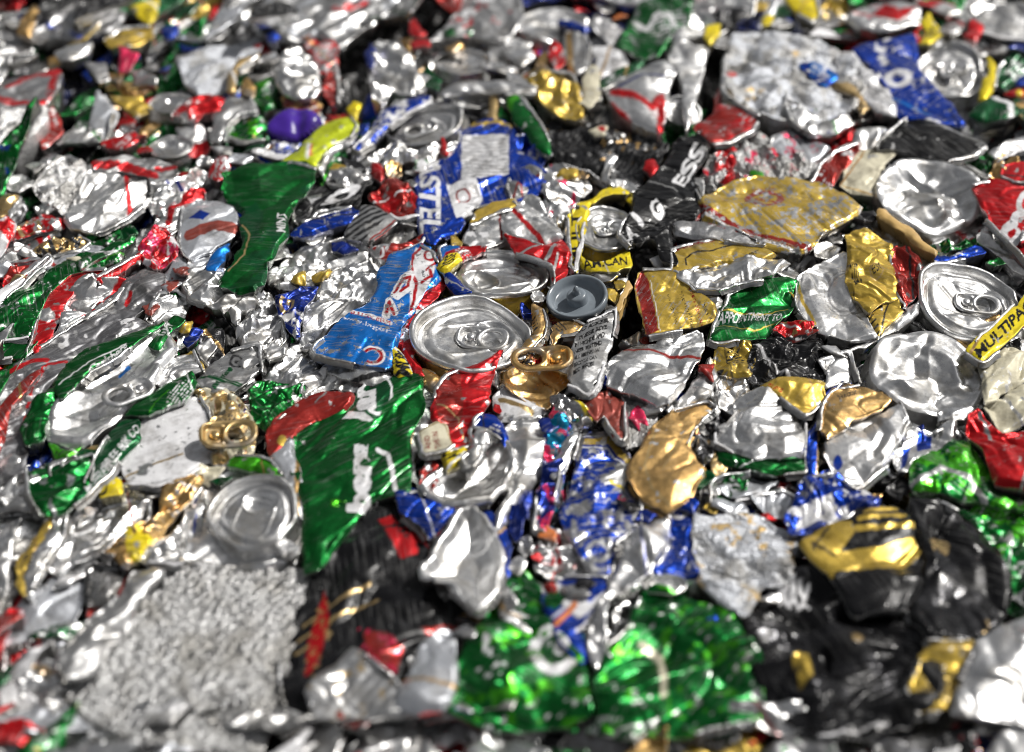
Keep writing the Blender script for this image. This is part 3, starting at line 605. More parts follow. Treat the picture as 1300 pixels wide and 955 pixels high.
T('blue arc over the can base','blue',7,'602,530 614,524 630,528 642,542 644,564 634,555 622,546 600,543',amp=.5,dome=2,wear=0)
T('blue arc under the can base','blue',3,'498,632 515,624 531,622 552,634 574,642 602,649 575,662 540,656 510,649',amp=.8,dome=2,wear=0)
T('yellow strip lettered MUL','yellow',8,'497,434 508,443 524,472 509,476 500,468',amp=.4,wear=0,stamps=[('text','black','MUL','501,474 501,444 519,449 521,474',.04)])
T('red strip under the tabbed lid','red',6,'560,345 565,362 545,383 531,403 524,420 528,455 538,476 527,478 518,462 506,440 499,436 507,413 520,397 536,364',amp=1.1,dome=2,wear=.1,stamps=[('blot','white',(16,.6),'500,400 540,390 520,440 500,440'),('line','silver','508,425 522,400',2)])
T('gold wall under the tabbed lid','gold',5,'534,468 562,479 555,498 540,488',amp=.8,name='torn_can_sheet')
T('silver fold below the light blue sheet','silver',5,'412,458 440,462 492,468 500,480 498,492 470,490 440,482 418,470',amp=1.4,dome=2,sc=18)
T('light blue printed lager sheet','lblue',8,'482,342 498,322 533,310 545,317 557,332 554,352 540,372 525,392 514,403 500,440 495,469 450,461 400,451 395,440 411,426 434,408 472,376 482,357',
  amp=1.1,sc=26,fine=.6,dome=2.5,wear=.55,ang=1.,name='torn_can_sheet',g=.45,stamps=[
   ('poly','white','528,314 548,322 553,340 545,362 530,385 520,398 521,370 520,340'),('line','red','536,312 525,325 523,345 529,362 524,385 521,398',3.5),
   ('line','red','541,345 552,334',3),('line','red','535,360 548,352 546,345',3.5),('ring','red',(545,326,6,6,3)),
   ('line','white','500,375 512,355 522,350 518,368 505,378',9),('line','red','501,373 511,357 521,353 518,364 508,372',3.5),
   ('line','white','490,402 494,384 501,398',10),('line','red','491,398 494,385 500,400',4),
   ('line','white','440,395 468,402 496,412',5),('text','red','S, BURTON, BIRM','440,393 496,409 495,415 439,398',.0),('text','white','www.lager','436,402 498,420 497,429 436,408',.0),
   ('ring','white',(473,452,12,9,6)),('ring','red',(473,452,11,8,3)),('poly','lblue','458,442 470,452 462,462 452,456')])
T('royal blue sheet with serif letters','blue',6,'526,225 540,212 560,203 577,196 586,166 610,151 650,153 658,190 692,215 690,240 656,263 640,256 602,262 592,276 586,291 562,301 548,312 533,301 528,262',amp=1.5,sc=20,wear=.45,
  stamps=[('text','white','ASTEL','560,200 560,300 532,298 532,200',.03),('poly','white','586,175 646,173 646,224 586,232'),('stripes','dull',(0,4,.35),'586,175 646,173 646,224 586,232'),('line','mustard','600,160 628,157 650,162',5),
  ('poly','white','566,233 604,229 613,250 604,271 579,279'),('ring','maroon',(588,249,8,6,2)),('line','grey','594,258 610,256',1),('line','grey','590,264 608,262',1)])
T('gold arc over the silver fold','mustard',7,'595,284 602,268 624,256 652,253 660,262 640,268 618,276',amp=.6,dome=1.5,wear=0)
T('smooth silver fold by the gold arc','silver',5,'589,300 600,282 640,266 662,256 690,253 700,262 692,285 660,290 645,305 612,316 596,315',amp=2.6,sc=20,fine=.2,dome=2)
T('red metallic blob','maroon',6,'468,252 482,238 503,224 524,240 533,258 530,272 508,279 496,270',amp=2.4,sc=10,dome=2,gloss=-.08,wear=.05,stamps=[('blot','red',(16,.2))])
T('silver barcode panel','dull',7,'460,257 484,265 510,277 472,305 439,300 442,281',amp=.8,sc=22,stamps=[('stripes','char',(27,6.5,.55),'455,255 495,272 460,305 436,298'),('line','maroon','478,304 512,280',5),('line','maroon','470,303 502,279',2)])
T('blue oval flap','blue',7,'366,298 383,281 414,270 447,261 456,267 440,284 409,290 396,297',amp=1,sc=20,dome=1.5,gloss=-.06)
T('black scrap with bold ID letters','black',6,'371,248 404,235 427,226 462,213 479,225 458,240 458,257 442,262 406,267 389,282 372,280',amp=1.5,stamps=[('text','white','ID','406,262 448,222 462,238 424,262',.05),('poly','silver','390,250 408,244 408,252 395,260'),('stripes','dull',(40,8,.3),'420,235 462,213 479,225 445,235')])
T('large dark green folded panel','dgreen',9,'280,240 281,222 300,212 330,207 386,204 402,214 389,250 372,262 366,300 346,330 331,366 300,370 280,362 275,354 300,330 306,285 308,265 291,250',
  amp=1.4,sc=26,fine=.3,dome=2,drop=2,jag=1.3,wear=.06,gloss=.1,ang=1.1,name='torn_can_sheet',stamps=[('blot','green',(60,.1)),('line','green','322,352 345,326 366,292',5),('text','white','MINT','351,296 352,272 364,272 362,297',.02),('line','tan','308,285 317,298 310,325 290,345',2)])
T('maroon scrap with round white logo','maroon',6,'466,317 500,311 540,297 532,311 502,321 487,335',amp=1.6,stamps=[('ring','white',(479,321,8,5,2)),('blot','dull',(14,.4))])
T('navy scrap with gold letter','navy',7,'348,375 378,366 406,361 388,384 384,404 374,427 364,418 357,394',amp=1.6,sc=11,stamps=[('text','tan','G','352,395 356,376 374,378 372,396',.02),('blot','white',(20,.6))])
T('crumpled silver foil with faint print','silver',4,'386,378 402,362 420,345 450,332 472,330 482,345 478,372 440,402 410,425 396,440 382,436 384,404',amp=3.,sc=12,fine=1.2)
T('bright foil above the faint print','silver',3,'362,332 400,298 440,298 472,304 462,330 430,340 402,360 380,366 352,372 350,342',amp=3.2,sc=12,fine=1.2)
T('pleated foil beside the navy scrap','silver',4,'296,402 335,371 350,380 356,400 364,430 342,456 318,452 300,430',amp=3.4,sc=9,fine=1.2)
T('twisted bright can neck','silver',6,'232,360 250,340 272,336 290,345 300,366 318,372 330,388 306,396 300,412 285,395 262,385 240,378',amp=3.,sc=11,dome=3)
T('square silver tube end','char',4,'256,418 282,414 284,450 270,470 254,456',amp=1.8,sc=12)
T('silver folded wing above the long can','silver',4,'186,404 200,372 222,366 240,380 232,400 246,430 230,442 222,420 196,414',amp=2.4,sc=12,dome=2)
T('yellow rimmed silver hood','silver',5,'196,488 206,462 222,452 246,444 256,462 258,470 232,480 212,500',amp=1.6,dome=3,stamps=[('line','mustard','230,446 250,448 258,468',6)])
# ================================================================== centre right
T('red and white winged can sheet','red',8,'640,295 655,300 690,310 716,301 726,319 720,344 704,359 701,338 680,328 655,319 647,308',amp=1.1,wear=.05,stamps=[('line','silver','660,322 700,303',3),('line','silver','690,334 705,312',5),('line','silver','703,342 708,325',3)])
T('pointed silver tent','silver',7,'638,278 656,262 673,247 687,252 700,281 716,300 690,311 673,305 640,295',amp=1.8,sc=16,dome=2,gloss=.05)
T('tall wrinkled silver crest','silver',5,'684,216 698,206 716,208 734,222 744,238 724,262 716,288 704,292 694,262',amp=3,sc=12,stamps=[('blot','pink',(14,.65))])
T('yellow band lettered around the squeezed lid','yellow',7,'752,254 765,243 784,234 800,244 762,250 748,262 741,281 737,317 731,344 723,337 720,276 729,263',amp=.6,dome=1,wear=.05,stamps=[('text','black','MULTI','726,335 724,262 736,262 736,335',.02)])
T('yellow strip lettered CAN','yellow',7,'734,322 750,330 767,333 799,320 800,338 782,346 752,343 736,334',amp=.4,dome=1,wear=.05,stamps=[('text','black','AM.CAN','738,330 796,326 797,337 741,342',.03)])
T('large black sheet with bold white letters','black',9,'853,186 863,170 895,176 901,190 883,214 880,230 892,255 888,273 860,276 850,284 854,305 860,332 842,326 832,300 802,310 783,296 800,270 803,246 826,228 838,210',amp=1.8,sc=16,fine=1,dome=2,wear=.03,name='torn_can_sheet',
  stamps=[('text','white','ESS','852,232 882,180 897,190 868,238',.03),('text','white','G','822,264 832,254 846,270 834,280',.05),('line','white','798,274 816,284',4),('text','white','LA','786,296 802,284 812,300 796,308',.04),('line','dull','822,232 860,244',1)])
T('narrow white sheet of small black text','dull',9,'733,424 747,408 770,396 784,390 779,425 768,462 750,504 722,486 727,440',amp=.9,sc=22,dome=3,wear=.15,g=.42,
  stamps=[('text','black',t,f'{731-k*.6+ (k<2)*3},{418+k*9} {774-k*3.2},{404+k*9.4} {774-k*3.2},{410+k*9.4} {731-k*.6},{424+k*9}',.06) for k, t in enumerate(('NO ICKER','DIX BEER BEVE','IN HICHDE AND','NEER BESTEND','ALC BREWED AN','RECYCLE CAN','BEST BEFORE'))])
T('curled gold rim by the text sheet','gold',6,'698,424 704,409 730,405 746,412 735,424 712,426 704,440',amp=.9,dome=2)
T('gold crescent beside the tabbed lid','gold',6,'676,386 688,390 694,412 690,430 674,444 655,450 670,432 680,412',amp=.6,dome=2)
T('gold can body under the gold tab','gold',5,'638,480 655,467 703,470 722,481 720,492 700,506 697,520 668,510 640,494',name='crushed_can',amp=1.6,sc=16,fine=.15,dome=-1.5,drop=-1.5)
T('white curved strip with gold stripe','white',4,'628,505 640,490 670,506 698,520 680,528 655,534 632,534',amp=.6,dome=2,wear=.1,stamps=[('line','tan','635,508 675,524',6)])
T('silver can wall with long creases','silver',5,'640,545 655,530 690,526 696,545 691,590 676,622 652,647 636,672 622,682 628,655 640,630 646,590',name='crushed_can',amp=3.2,sc=22,fine=.1,dome=5,gloss=.03)
T('teal and pink foil strip','navy',6,'695,532 703,511 722,522 725,547 714,590 704,634 690,672 676,672 684,630 690,580',amp=2.4,sc=10,wear=0,gloss=-.08,stamps=[('poly','teal','696,530 704,512 722,524 722,546 706,580 692,590'),('blot','pink',(14,.45)),('blot','silver',(12,.8))])
T('slim rolled silver tube','silver',7,'722,546 734,534 738,550 727,580 718,602 703,604 706,582',amp=1.2,dome=3,gloss=-.05)
T('dark gutter strip with magenta edge','char',1,'700,604 716,600 726,610 722,640 708,680 688,690 690,640',amp=2.4,wear=.1,stamps=[('line','pink','712,612 718,634',4),('blot','teal',(20,.4))])
T('brick red crumpled strap','brown',7,'734,507 750,498 769,493 793,510 794,560 782,558 768,528 759,535 747,520',amp=2.2,sc=10,dome=2,wear=0,gloss=.08)
T('dark pewter knot','grey',7,'700,504 718,500 737,504 750,520 753,532 735,539 715,526',amp=3,sc=7,fine=1,gloss=-.12,stamps=[('line','yellow','730,506 752,530',4)])
T('broad torn silver can panel','silver',8,'768,464 782,452 797,441 813,434 850,428 890,419 896,428 886,461 868,488 853,510 833,512 802,502 772,492',amp=2.9,sc=19,fine=1,dome=3,ang=.5,gloss=-.05)
T('silver lip beside the broad panel','silver',6,'855,516 880,485 905,448 910,480 900,505 868,514',amp=1.4,sc=16,dome=2)
T('gritty grey foil patch','dull',5,'790,504 815,508 842,517 830,541 815,561 797,568',mat='foil',amp=1.4,sc=6,fine=2,gloss=.1)
T('broken gold can end','gold',7,'899,507 911,516 889,535 874,562 884,582 900,596 881,624 868,641 848,648 823,637 802,614 796,587 822,555 827,542 856,519',name='broken_can_end',amp=1.2,sc=26,fine=.15,dome=2,drop=2.5,ang=.8,gloss=.06,
  stamps=[('line','tan','830,555 818,590 828,620 850,640',3),('line','tan','842,595 858,570 868,556',2)],mat='print',wear=0)
T('gold rim under the broken can end','gold',4,'796,590 802,614 824,640 850,652 840,658 815,645 798,622',amp=.5,dome=1.5)
T('charcoal crumpled knot','char',5,'874,560 893,528 911,516 918,542 908,578 892,592 880,580',amp=3.2,sc=8,fine=1,stamps=[('blot','silver',(10,.55)),('disc','orange',(885,556,3,3))])
T('yellow torn label with narrow text','mustard',8,'806,361 817,341 856,341 884,366 910,388 910,405 868,417 824,425 814,400',amp=1.2,sc=18,fine=1,wear=.4,g=.42,dome=1.5,
  stamps=[('poly','maroon','806,361 815,341 824,357 836,420 821,425'),('line','white','826,356 838,420',1),('text','maroon','elders Spread','879,363 896,412 889,414 873,366',.0),('text','black','The original','866,368 884,414 877,416 860,371',.0),('text','black','strongbrew','850,372 862,412 856,414 845,374',.0),('text','black','ance R','896,384 906,404 901,407 891,387',.0)])
T('mustard sheet with dark red banner','mustard',8,'851,316 880,308 914,302 972,311 990,322 960,336 920,333 881,341 853,346',amp=1,sc=18,wear=.4,stamps=[('poly','maroon','850,312 914,300 914,306 852,321'),('text','tan','ROYAL DANISH','854,318 912,305 912,309 855,321',.0),('line','black','872,336 870,328 880,322 900,322 930,312 944,311',2.2),('text','black','Lager','930,330 962,318 966,324 936,334',.02)])
T('torn silver edge flap','silver',9,'856,351 884,334 945,324 1002,330 985,351 970,353 940,360 914,366 884,366',amp=2.2,sc=12,fine=1)
T('long scraped grey strip','grey',9,'855,281 889,277 932,289 978,311 919,305 858,295',amp=.9,wear=1,sc=20,stamps=[('line','maroon','900,284 960,302',2)])
T('big mustard sheet with brown emblem','mustard',9,'886,258 893,248 925,234 965,223 1000,227 1040,231 1067,240 1097,260 1086,273 1052,291 1034,312 1022,323 990,319 955,306 925,291 895,281',name='torn_can_sheet',amp=1.3,sc=22,fine=.9,dome=2,wear=.7,g=.42,
  stamps=[('line','maroon','884,262 930,285 975,303 1032,318',8),('line','white','890,272 925,288 970,305 1015,322',4),('ring','brown',(970,253,21,9,4)),('text','brown','JP','955,258 958,250 985,250 984,258',.02),('text','maroon','SONS','955,240 984,238 984,243 955,245',.0),('blot','dull',(16,.55)),('text','tan','TASTE OF SPIRITS','920,284 1010,314 1008,318 918,288',.0)])
T('green sheet lettered APPOINTMENT TO','green',7,'925,372 950,360 1000,351 1013,358 1010,386 995,406 968,426 940,431 900,433 904,415 915,395',amp=1.7,sc=16,wear=.1,g=.45,dome=2,stamps=[('line','mustard','912,396 960,402 1000,392',1.5),('line','mustard','908,412 958,418 990,408',1.2),('poly','dgreen','910,398 960,403 1000,394 992,408 958,417 908,411'),('text','white','APPOINTMENT TO','914,399 994,399 990,407 912,408',.0)])
T('small silver shoulder by the green sheet','silver',6,'884,367 905,365 927,370 915,392 904,402 896,386',amp=1.8,sc=10)
T('creased black plastic bag like foil','black',6,'955,440 970,430 985,425 1030,419 1052,440 1047,480 1022,485 985,478 960,487 943,475',amp=2.4,sc=10,fine=1.6,wear=.05,gloss=-.08,stamps=[('blot','char',(20,.4))])
T('olive gold metallic corner','mustard',6,'912,436 930,432 953,432 957,466 951,479 928,478 905,473',amp=2,sc=12,gloss=-.1,wear=.1,stamps=[('blot','black',(24,.5))])
T('folded foil below the olive corner','silver',5,'901,486 915,475 952,484 952,500 932,526 915,511',amp=2.6,sc=10)
T('layered silver foil leaves','silver',6,'930,512 960,495 990,500 1018,524 1025,538 1022,578 985,583 960,583 930,572 906,562 908,545 928,530',amp=2.6,sc=17,fine=.4,dome=3,ang=.8)
T('pale gold folded flap','mustard',8,'961,490 985,480 1007,475 1045,484 1048,506 1024,531 991,502',amp=1.5,sc=14,dome=2,wear=0,gloss=.05,stamps=[('text','red','Pilsner','976,488 996,494 994,500 974,493',.0)])
T('curved green rim under the foil leaves','green',5,'906,562 920,566 942,577 968,582 1024,577 1026,600 996,601 968,597 930,590 915,586',amp=.9,dome=2.5,wear=.02,gloss=-.05)
T('green chip below the rim','green',4,'902,606 925,600 952,597 946,626 922,630 900,636',amp=2,sc=9)
T('side fold of the dented base','silver',6,'1048,492 1050,465 1066,448 1080,446 1090,482 1088,490 1070,484',amp=1.8,dome=2)
T('gold label on a peeled can','gold',9,'1045,508 1058,493 1091,486 1110,494 1129,506 1117,519 1084,536 1051,553 1043,545',amp=1.2,sc=18,fine=.2,dome=2,wear=0,mat='print',stamps=[('text','char','Nectar','1062,503 1086,493 1090,501 1066,510',.02),('line','tan','1046,528 1080,520 1120,508',1.5)])
T('navy edge of the peeled can','blue',6,'1024,557 1034,528 1049,504 1070,484 1081,487 1054,512 1037,560 1035,602 1024,602',amp=.9,dome=1.5,stamps=[('line','tan','1040,540 1038,600',3)])
T('peeled open silver can','silver',7,'1045,556 1080,540 1115,520 1142,508 1156,532 1140,562 1127,588 1091,621 1070,610 1046,584',name='crushed_can',amp=2.6,sc=24,fine=.15,dome=3,drop=3.5,gloss=.03,stamps=[('disc','blue',(1064,586,6,10)),('line','dull','1046,556 1142,509',3)],mat='print',wear=0)
T('silver scrap with blue label','silver',6,'1133,566 1148,545 1160,537 1185,550 1213,533 1213,562 1185,573 1143,602',amp=2.2,sc=14,dome=2,stamps=[('poly','blue','1166,545 1184,552 1182,570 1164,574'),('poly','blue','1146,568 1156,566 1150,594 1144,596')])
T('translucent looking green can side','lgreen',6,'1152,588 1170,578 1185,572 1211,560 1230,558 1254,592 1266,620 1302,632 1302,650 1260,640 1240,632 1190,628 1155,622',amp=2.2,sc=20,fine=.5,dome=4,wear=.3,stamps=[('blot','green',(28,.0)),('line','dull','1150,622 1195,600 1230,612 1252,640',6)],name='crushed_can')
T('crumpled red metallic can','red',9,'1228,528 1242,518 1268,551 1290,545 1340,535 1340,630 1300,622 1263,614 1252,585 1233,553',name='crushed_can',amp=3,sc=18,fine=.2,dome=5,wear=.02,gloss=.02,stamps=[('line','dull','1244,522 1262,560',4)])
T('cream creased paper scrap','cream',8,'1248,462 1262,452 1279,441 1305,446 1310,475 1282,492 1250,512 1246,490',amp=1.8,sc=13,wear=0,gloss=.1)
T('white triangular scrap','cream',7,'1250,515 1280,498 1305,490 1306,530 1272,550 1262,530',amp=1.8,sc=12,wear=.1)
T('yellow strip lettered MULTIPACK','yellow',10,'1226,446 1240,431 1290,386 1315,362 1318,390 1270,444 1246,460',amp=.5,sc=20,dome=1,wear=.02,g=.45,stamps=[('text','black','MULTIPACK','1236,445 1316,367 1323,379 1244,457',.03)])
T('olive cream boxy can side','cream',6,'1064,234 1076,208 1089,189 1120,186 1142,190 1120,212 1113,247 1080,240',amp=1.2,sc=22,dome=2,wear=.05,gloss=.1,stamps=[('line','tan','1070,234 1112,245',2)])
T('bright red can sheet with white script','red',9,'1234,233 1262,228 1286,231 1277,216 1290,208 1340,200 1340,350 1312,342 1281,305 1253,277',amp=1.3,sc=20,wear=.1,dome=2,stamps=[('text','white','ca','1262,296 1296,262 1318,282 1284,318',.06),('text','white','C','1284,262 1302,240 1316,262 1300,278',.06)])
T('silver wall below the red script','silver',6,'1240,299 1253,284 1289,314 1308,352 1284,336',amp=1.2,dome=2)
T('thin tan drinking straw like strip','tan',9,'1115,264 1122,266 1160,294 1192,318 1186,323 1152,299 1114,272',amp=.3,dome=1.5,mat='tan_plastic',name='tan_strip',g=.5)
T('blue edge below the dented base','blue',5,'1182,322 1200,326 1245,312 1252,322 1225,328 1186,334',amp=.5,wear=0)
T('green shreds below the dented base','green',4,'1178,306 1215,308 1244,298 1236,314 1200,320 1182,318',amp=2.6,sc=7)
T('crinkled yellow label with cursive writing','mustard',9,'1073,299 1084,292 1097,290 1131,308 1134,335 1144,376 1118,381 1102,399 1085,376 1076,346',amp=1.9,sc=12,fine=.4,wear=.05,gloss=.02,g=.42,stamps=[('text','black','Jehora','1074,328 1084,324 1098,376 1086,380',.02),('ring','tan',(1112,346,8,9,1.5)),('text','black','est','1104,340 1116,334 1119,346 1108,352',.0)])
T('lower yellow fold with black border','mustard',8,'1101,400 1120,386 1141,377 1142,394 1118,426 1108,416',amp=1,wear=.1,stamps=[('stripes','black',(40,7,.35),'1100,398 1108,394 1118,420 1112,426')])
T('dark red end of the yellow label','maroon',8,'1129,316 1153,308 1173,335 1170,368 1150,389 1143,380 1134,345',amp=1.8,sc=9,fine=.2,wear=.02,gloss=-.08)
T('wide silver collar around the yellow label','silver',7,'1010,356 1025,342 1042,330 1074,318 1078,346 1086,376 1102,400 1114,426 1076,434 1050,424 1035,416 1012,392',name='crushed_can',amp=1.8,sc=18,fine=.4,dome=2,stamps=[('ring','grey',(1072,370,20,22,2.5)),('ring','dull',(1072,370,25,27,1.5)),('line','mustard','1014,362 1018,380 1035,410',4)],mat='print',wear=.0)
T('silver lower lip of the collar','silver',6,'1112,427 1145,393 1170,380 1162,400 1140,419 1100,436 1076,442',amp=1.2,dome=2)
T('red gold sweet wrapper like scrap','red',8,'979,420 992,408 1008,405 1032,411 1024,423 1000,424',amp=2,sc=7,gloss=-.1,wear=0,stamps=[('blot','gold',(9,.4))])
T('silver drum behind the yellow label','silver',4,'1080,290 1100,276 1130,286 1160,306 1176,330 1172,370 1155,330 1130,306',amp=1.2,dome=2)
T('bright blue crumpled sheet with white letters','blue',8,'1015,612 1032,602 1060,600 1080,614 1098,622 1113,634 1112,644 1090,648 1060,662 1030,678 1003,680 1000,650',amp=2.6,sc=13,fine=.8,wear=.2,gloss=-.06,stamps=[('text','white','BE','1012,668 1016,640 1056,628 1062,652',.08),('blot','white',(22,.55))])
T('thin rust coloured hairline gold stick','tan',8,'780,392 790,372 797,356 800,362 790,382 786,394',amp=.2,dome=1.2,mat='tan_plastic',name='tan_strip')
T('small blue ribbon by the tabbed lid','blue',8,'563,345 574,342 586,360 602,372 581,373 566,358',amp=.5,dome=1,wear=0)
T('yellow chip with black letters','yellow',9,'555,334 564,323 581,318 585,329 566,343 557,344',amp=.4,wear=.05,stamps=[('text','black','ISSE','559,341 566,325 580,322 576,334',.03)])
T('red and light blue ribbon','red',7,'556,314 566,308 600,312 618,312 614,318 586,328 572,338 560,330',amp=.7,wear=.05,stamps=[('poly','lblue','556,312 580,308 584,314 566,320 560,330')])

T('long dark red fold on the far left','maroon',8,'-20,560 0,520 22,488 48,466 52,472 28,500 10,530 -4,572 -20,590',amp=1.2,wear=.3,dome=1)
T('narrow green fold beside the silver bowl','green',7,'188,440 206,420 222,402 232,404 216,424 198,444',amp=1,wear=.1,dome=1)
T('thin green ridge above the scuffed strip','green',8,'96,330 130,316 168,296 172,302 138,322 102,338',amp=1,wear=.2)
T('slanted red ribbon in the silver rubble','red',7,'120,352 150,336 182,318 186,324 156,344 126,360',amp=1,wear=.3)
T('pale printed strip at the left edge','white',7,'-20,380 10,362 44,336 62,322 68,328 40,350 8,378 -20,396',amp=1,wear=.5,stamps=[('blot','red',(10,.4))])
T('dark green lower fold of the long can','dgreen',7,'60,590 96,578 128,566 150,548 156,556 130,576 100,592 66,604',amp=1.4,wear=.1,dome=1)
# ------------------------------------------------------------------ can ends
E = can_end
E('large lid with a wide rim',322,648,9,118,yaw=75,tilt=(R(2),R(-4)),amp=1.3,sc=20,tab=None,sq=.98,seed=31,wave=.07,gloss=.02)
E('tabbed silver lid in the middle',600,421,8,156,yaw=15,tilt=(R(1),R(3)),amp=1.9,sc=20,tab='silver',tabyaw=170,sq=.93,sqa=5,seed=32,wave=.05,wall='gold')
E('dented lid under the blue ribbon',634,346,7,134,yaw=200,tilt=(R(-4),R(6)),amp=1.9,sc=15,tab=None,sq=.82,seed=33,wall='mustard')
E('squeezed lid inside the yellow band',768,290,7,100,yaw=100,tilt=(R(-3),R(2)),amp=1.6,sc=16,tab='silver',tabyaw=200,sq=.72,sqa=80,seed=34,wall='mustard')
E('dented silver can base with sharp facets',1182,240,9,136,kind='base',tilt=(R(3),R(-3)),amp=5.5,sc=17,fine=.03,seed=238,sq=1.,wave=.05,folds=1)
E('dented domed base with deep creases',1178,470,8,146,kind='base',tilt=(R(2),R(3)),amp=5.,sc=18,fine=.03,seed=136,sq=.95,wave=.05)
E('tabbed lid under the yellow strip',1232,377,8,132,yaw=-20,tilt=(R(4),R(5)),amp=2.2,sc=17,tab='silver',tabyaw=170,sq=1.,seed=37,folds=3)
T('folded can base with white rim','silver',8,'581,647 594,644 606,648 616,658 637,690 639,722 630,752 614,772 602,776 586,760 570,746 552,738 536,736 533,722 546,704 563,684 574,664',name='crushed_can',amp=1.3,sc=26,fine=.05,dome=-14,drop=.3,rim=(2.6,1.7),gloss=.05,ang=1.0,auto=False)
T('bent can base below the blue arc','silver',6,'602,543 622,539 640,550 650,572 651,592 643,620 620,640 592,646 564,643 540,628 535,618 548,602 566,592 584,582 590,564',name='crushed_can',amp=1.4,sc=24,fine=.05,dome=-12,drop=.3,rim=(2.4,1.6),gloss=.04,ang=.4,auto=False)
T('bent silver struts inside the can base','silver',10,'586,582 600,568 604,548 612,540 622,552 612,572 600,590 588,592',amp=1.6,sc=9,auto=False)
E('flattened lid in the blurred row',540,158,6,104,yaw=20,tilt=(R(4),R(-12)),amp=.8,tab='silver',sq=.8,seed=40,gloss=.08)
E('lid beside the blurred blue sheet',1206,88,6,84,yaw=200,tilt=(R(12),R(-6)),amp=1.3,tab='silver',tabyaw=200,sq=1.2,sqa=0,seed=41)
E('far grey lid at the top left',256,38,4,76,yaw=10,amp=.8,sq=.75,seed=42,nth=90)
E('far dull lid below the gold arc',216,130,4,58,yaw=70,amp=.8,sq=.8,seed=43,nth=90)
E('round rippled lid in the far row',216,186,4,60,yaw=120,amp=1.,sq=.95,seed=44,nth=90)
E('far lid beside the gold chip',588,78,5,74,yaw=160,amp=.9,sq=.8,seed=45,nth=90)
E('wide far can end at the top',702,30,5,92,kind='base',amp=1.8,sq=.9,seed=46,nth=90)
E('small far base by the grey slab',876,28,6,62,kind='base',amp=2.8,seed=47,nth=90,tilt=(R(5),0))
E('small can shoulder above the green can',845,742,5,60,yaw=0,amp=.6,seed=48,nth=90,sq=.6,wall='green')
E('upright can mouth beside the black gap',866,140,7,52,yaw=80,tilt=(R(26),R(12)),amp=1.,sq=.8,seed=49,nth=90)
# loose tabs
def loose_tab(short, px, py, z, yaw, col, s, tilt=(0,0), bend=.5):
    x, y = unproj(px, py, z); e = bpy.data.objects.new('pull_tab', None); COL.objects.link(e); e.location = (float(x)/1000, float(y)/1000, z/1000); e.rotation_euler = (*tilt, R(yaw))
    make_tab(e, (0,0,0), (0,0,0), col, s, bend, 'tab_plate'); REG.append((px, py, short, e, col, 12))
loose_tab('silver tab on the long flattened can',163,499,11,215,'silver',.9,(R(3),R(-4)),.4)
loose_tab('gold pull tab lying flat',688,456,12,182,'gold',1.08,(R(4),R(2)))
loose_tab('bent gold pull tab',290,552,12,8,'tan',.95,(R(6),R(3)),1.2)
T('upright gold leaf above the bent tab','tan',8,'286,507 299,506 302,534 312,540 308,546 266,548 266,530 286,524',amp=1.2,sc=9,gloss=.1)
T('grubby shredded edge round the bent tab','cream',5,'236,482 262,490 292,502 312,508 322,540 322,575 300,590 268,590 262,560 266,530 252,504',amp=3,sc=7,fine=1.5,stamps=[('blot','tan',(12,.2)),('blot','orange',(8,.75)),('blot','navy',(8,.8))])
# round plastic widget
def widget():
    x, y = unproj(732, 376, 9); e = bpy.data.objects.new('widget', None); COL.objects.link(e); e.location = (float(x)/1000, float(y)/1000, .009); e.rotation_euler = (R(6), R(-10), 0)
    pr = [(.01,-2.8),(4.6,-2.8),(5.6,-3.2),(8.6,-3.6),(10.4,-3.),(11.6,-.6),(12.7,.6),(13.4,.9),(13.9,.4),(14.1,-1),(13.8,-3)]
    f = lambda r, t, z: (r*np.cos(t), r*np.sin(t)*.97, z+.3*vn(r*np.cos(t), r*np.sin(t), 9, 4))
    V, Fc = polar_mesh(pr, f, 96, .5); link_mesh('cup', V, Fc, 'grey_plastic', e)
    V, Fc = polar_mesh([(.01,1.6),(3.2,1.6),(4.4,1.1),(4.7,-.2),(4.9,-3.2)], f, 60, .5); link_mesh('hub', V, Fc, 'grey_plastic', e)
    V, Fc = polar_mesh([(.01,6.3),(.7,6.1),(1.3,5.),(1.7,3.4),(2.1,1.2)], lambda r, t, z: (r*np.cos(t)+.25*(z-1)*.4, r*np.sin(t)+.4*np.sin(z), z), 30, .4); link_mesh('nub', V, Fc, 'grey_plastic', e)
    REG.append((732, 376, 'round grey plastic widget with a central nub', e, 'grey', 14)); cover(blob_poly(732, 376, 78, 60))
widget()
def cap(short, px, py, r, mat):
    x, y = unproj(px, py, 9); e = bpy.data.objects.new('bottle_cap', None); COL.objects.link(e); e.location = (float(x)/1000, float(y)/1000, .009); e.rotation_euler = (R(18), R(-10), 0)
    V, Fc = polar_mesh([(.01,3),(r*.7,2.8),(r*.93,1.8),(r,0),(r*1.02,-6)], lambda q, t, z: (q*np.cos(t)*1.15*(1+.12*np.sin(t*2+1)+.02*np.sin(t*30)*(z < 1)), q*np.sin(t)*.95*(1+.02*np.sin(t*30)*(z < 1)), z-2.2*np.exp(-((q*np.cos(t)-3)/3.)**2)+.8*vn(q*np.cos(t), q*np.sin(t), 6, 3)), 120, .8); link_mesh('shell', V, Fc, mat, e)
    REG.append((px, py, short, e, 'purple', r)); cover(blob_poly(px, py, r*4, r*3))
cap('purple plastic bottle cap', 372, 158, 11, 'purple_plastic')
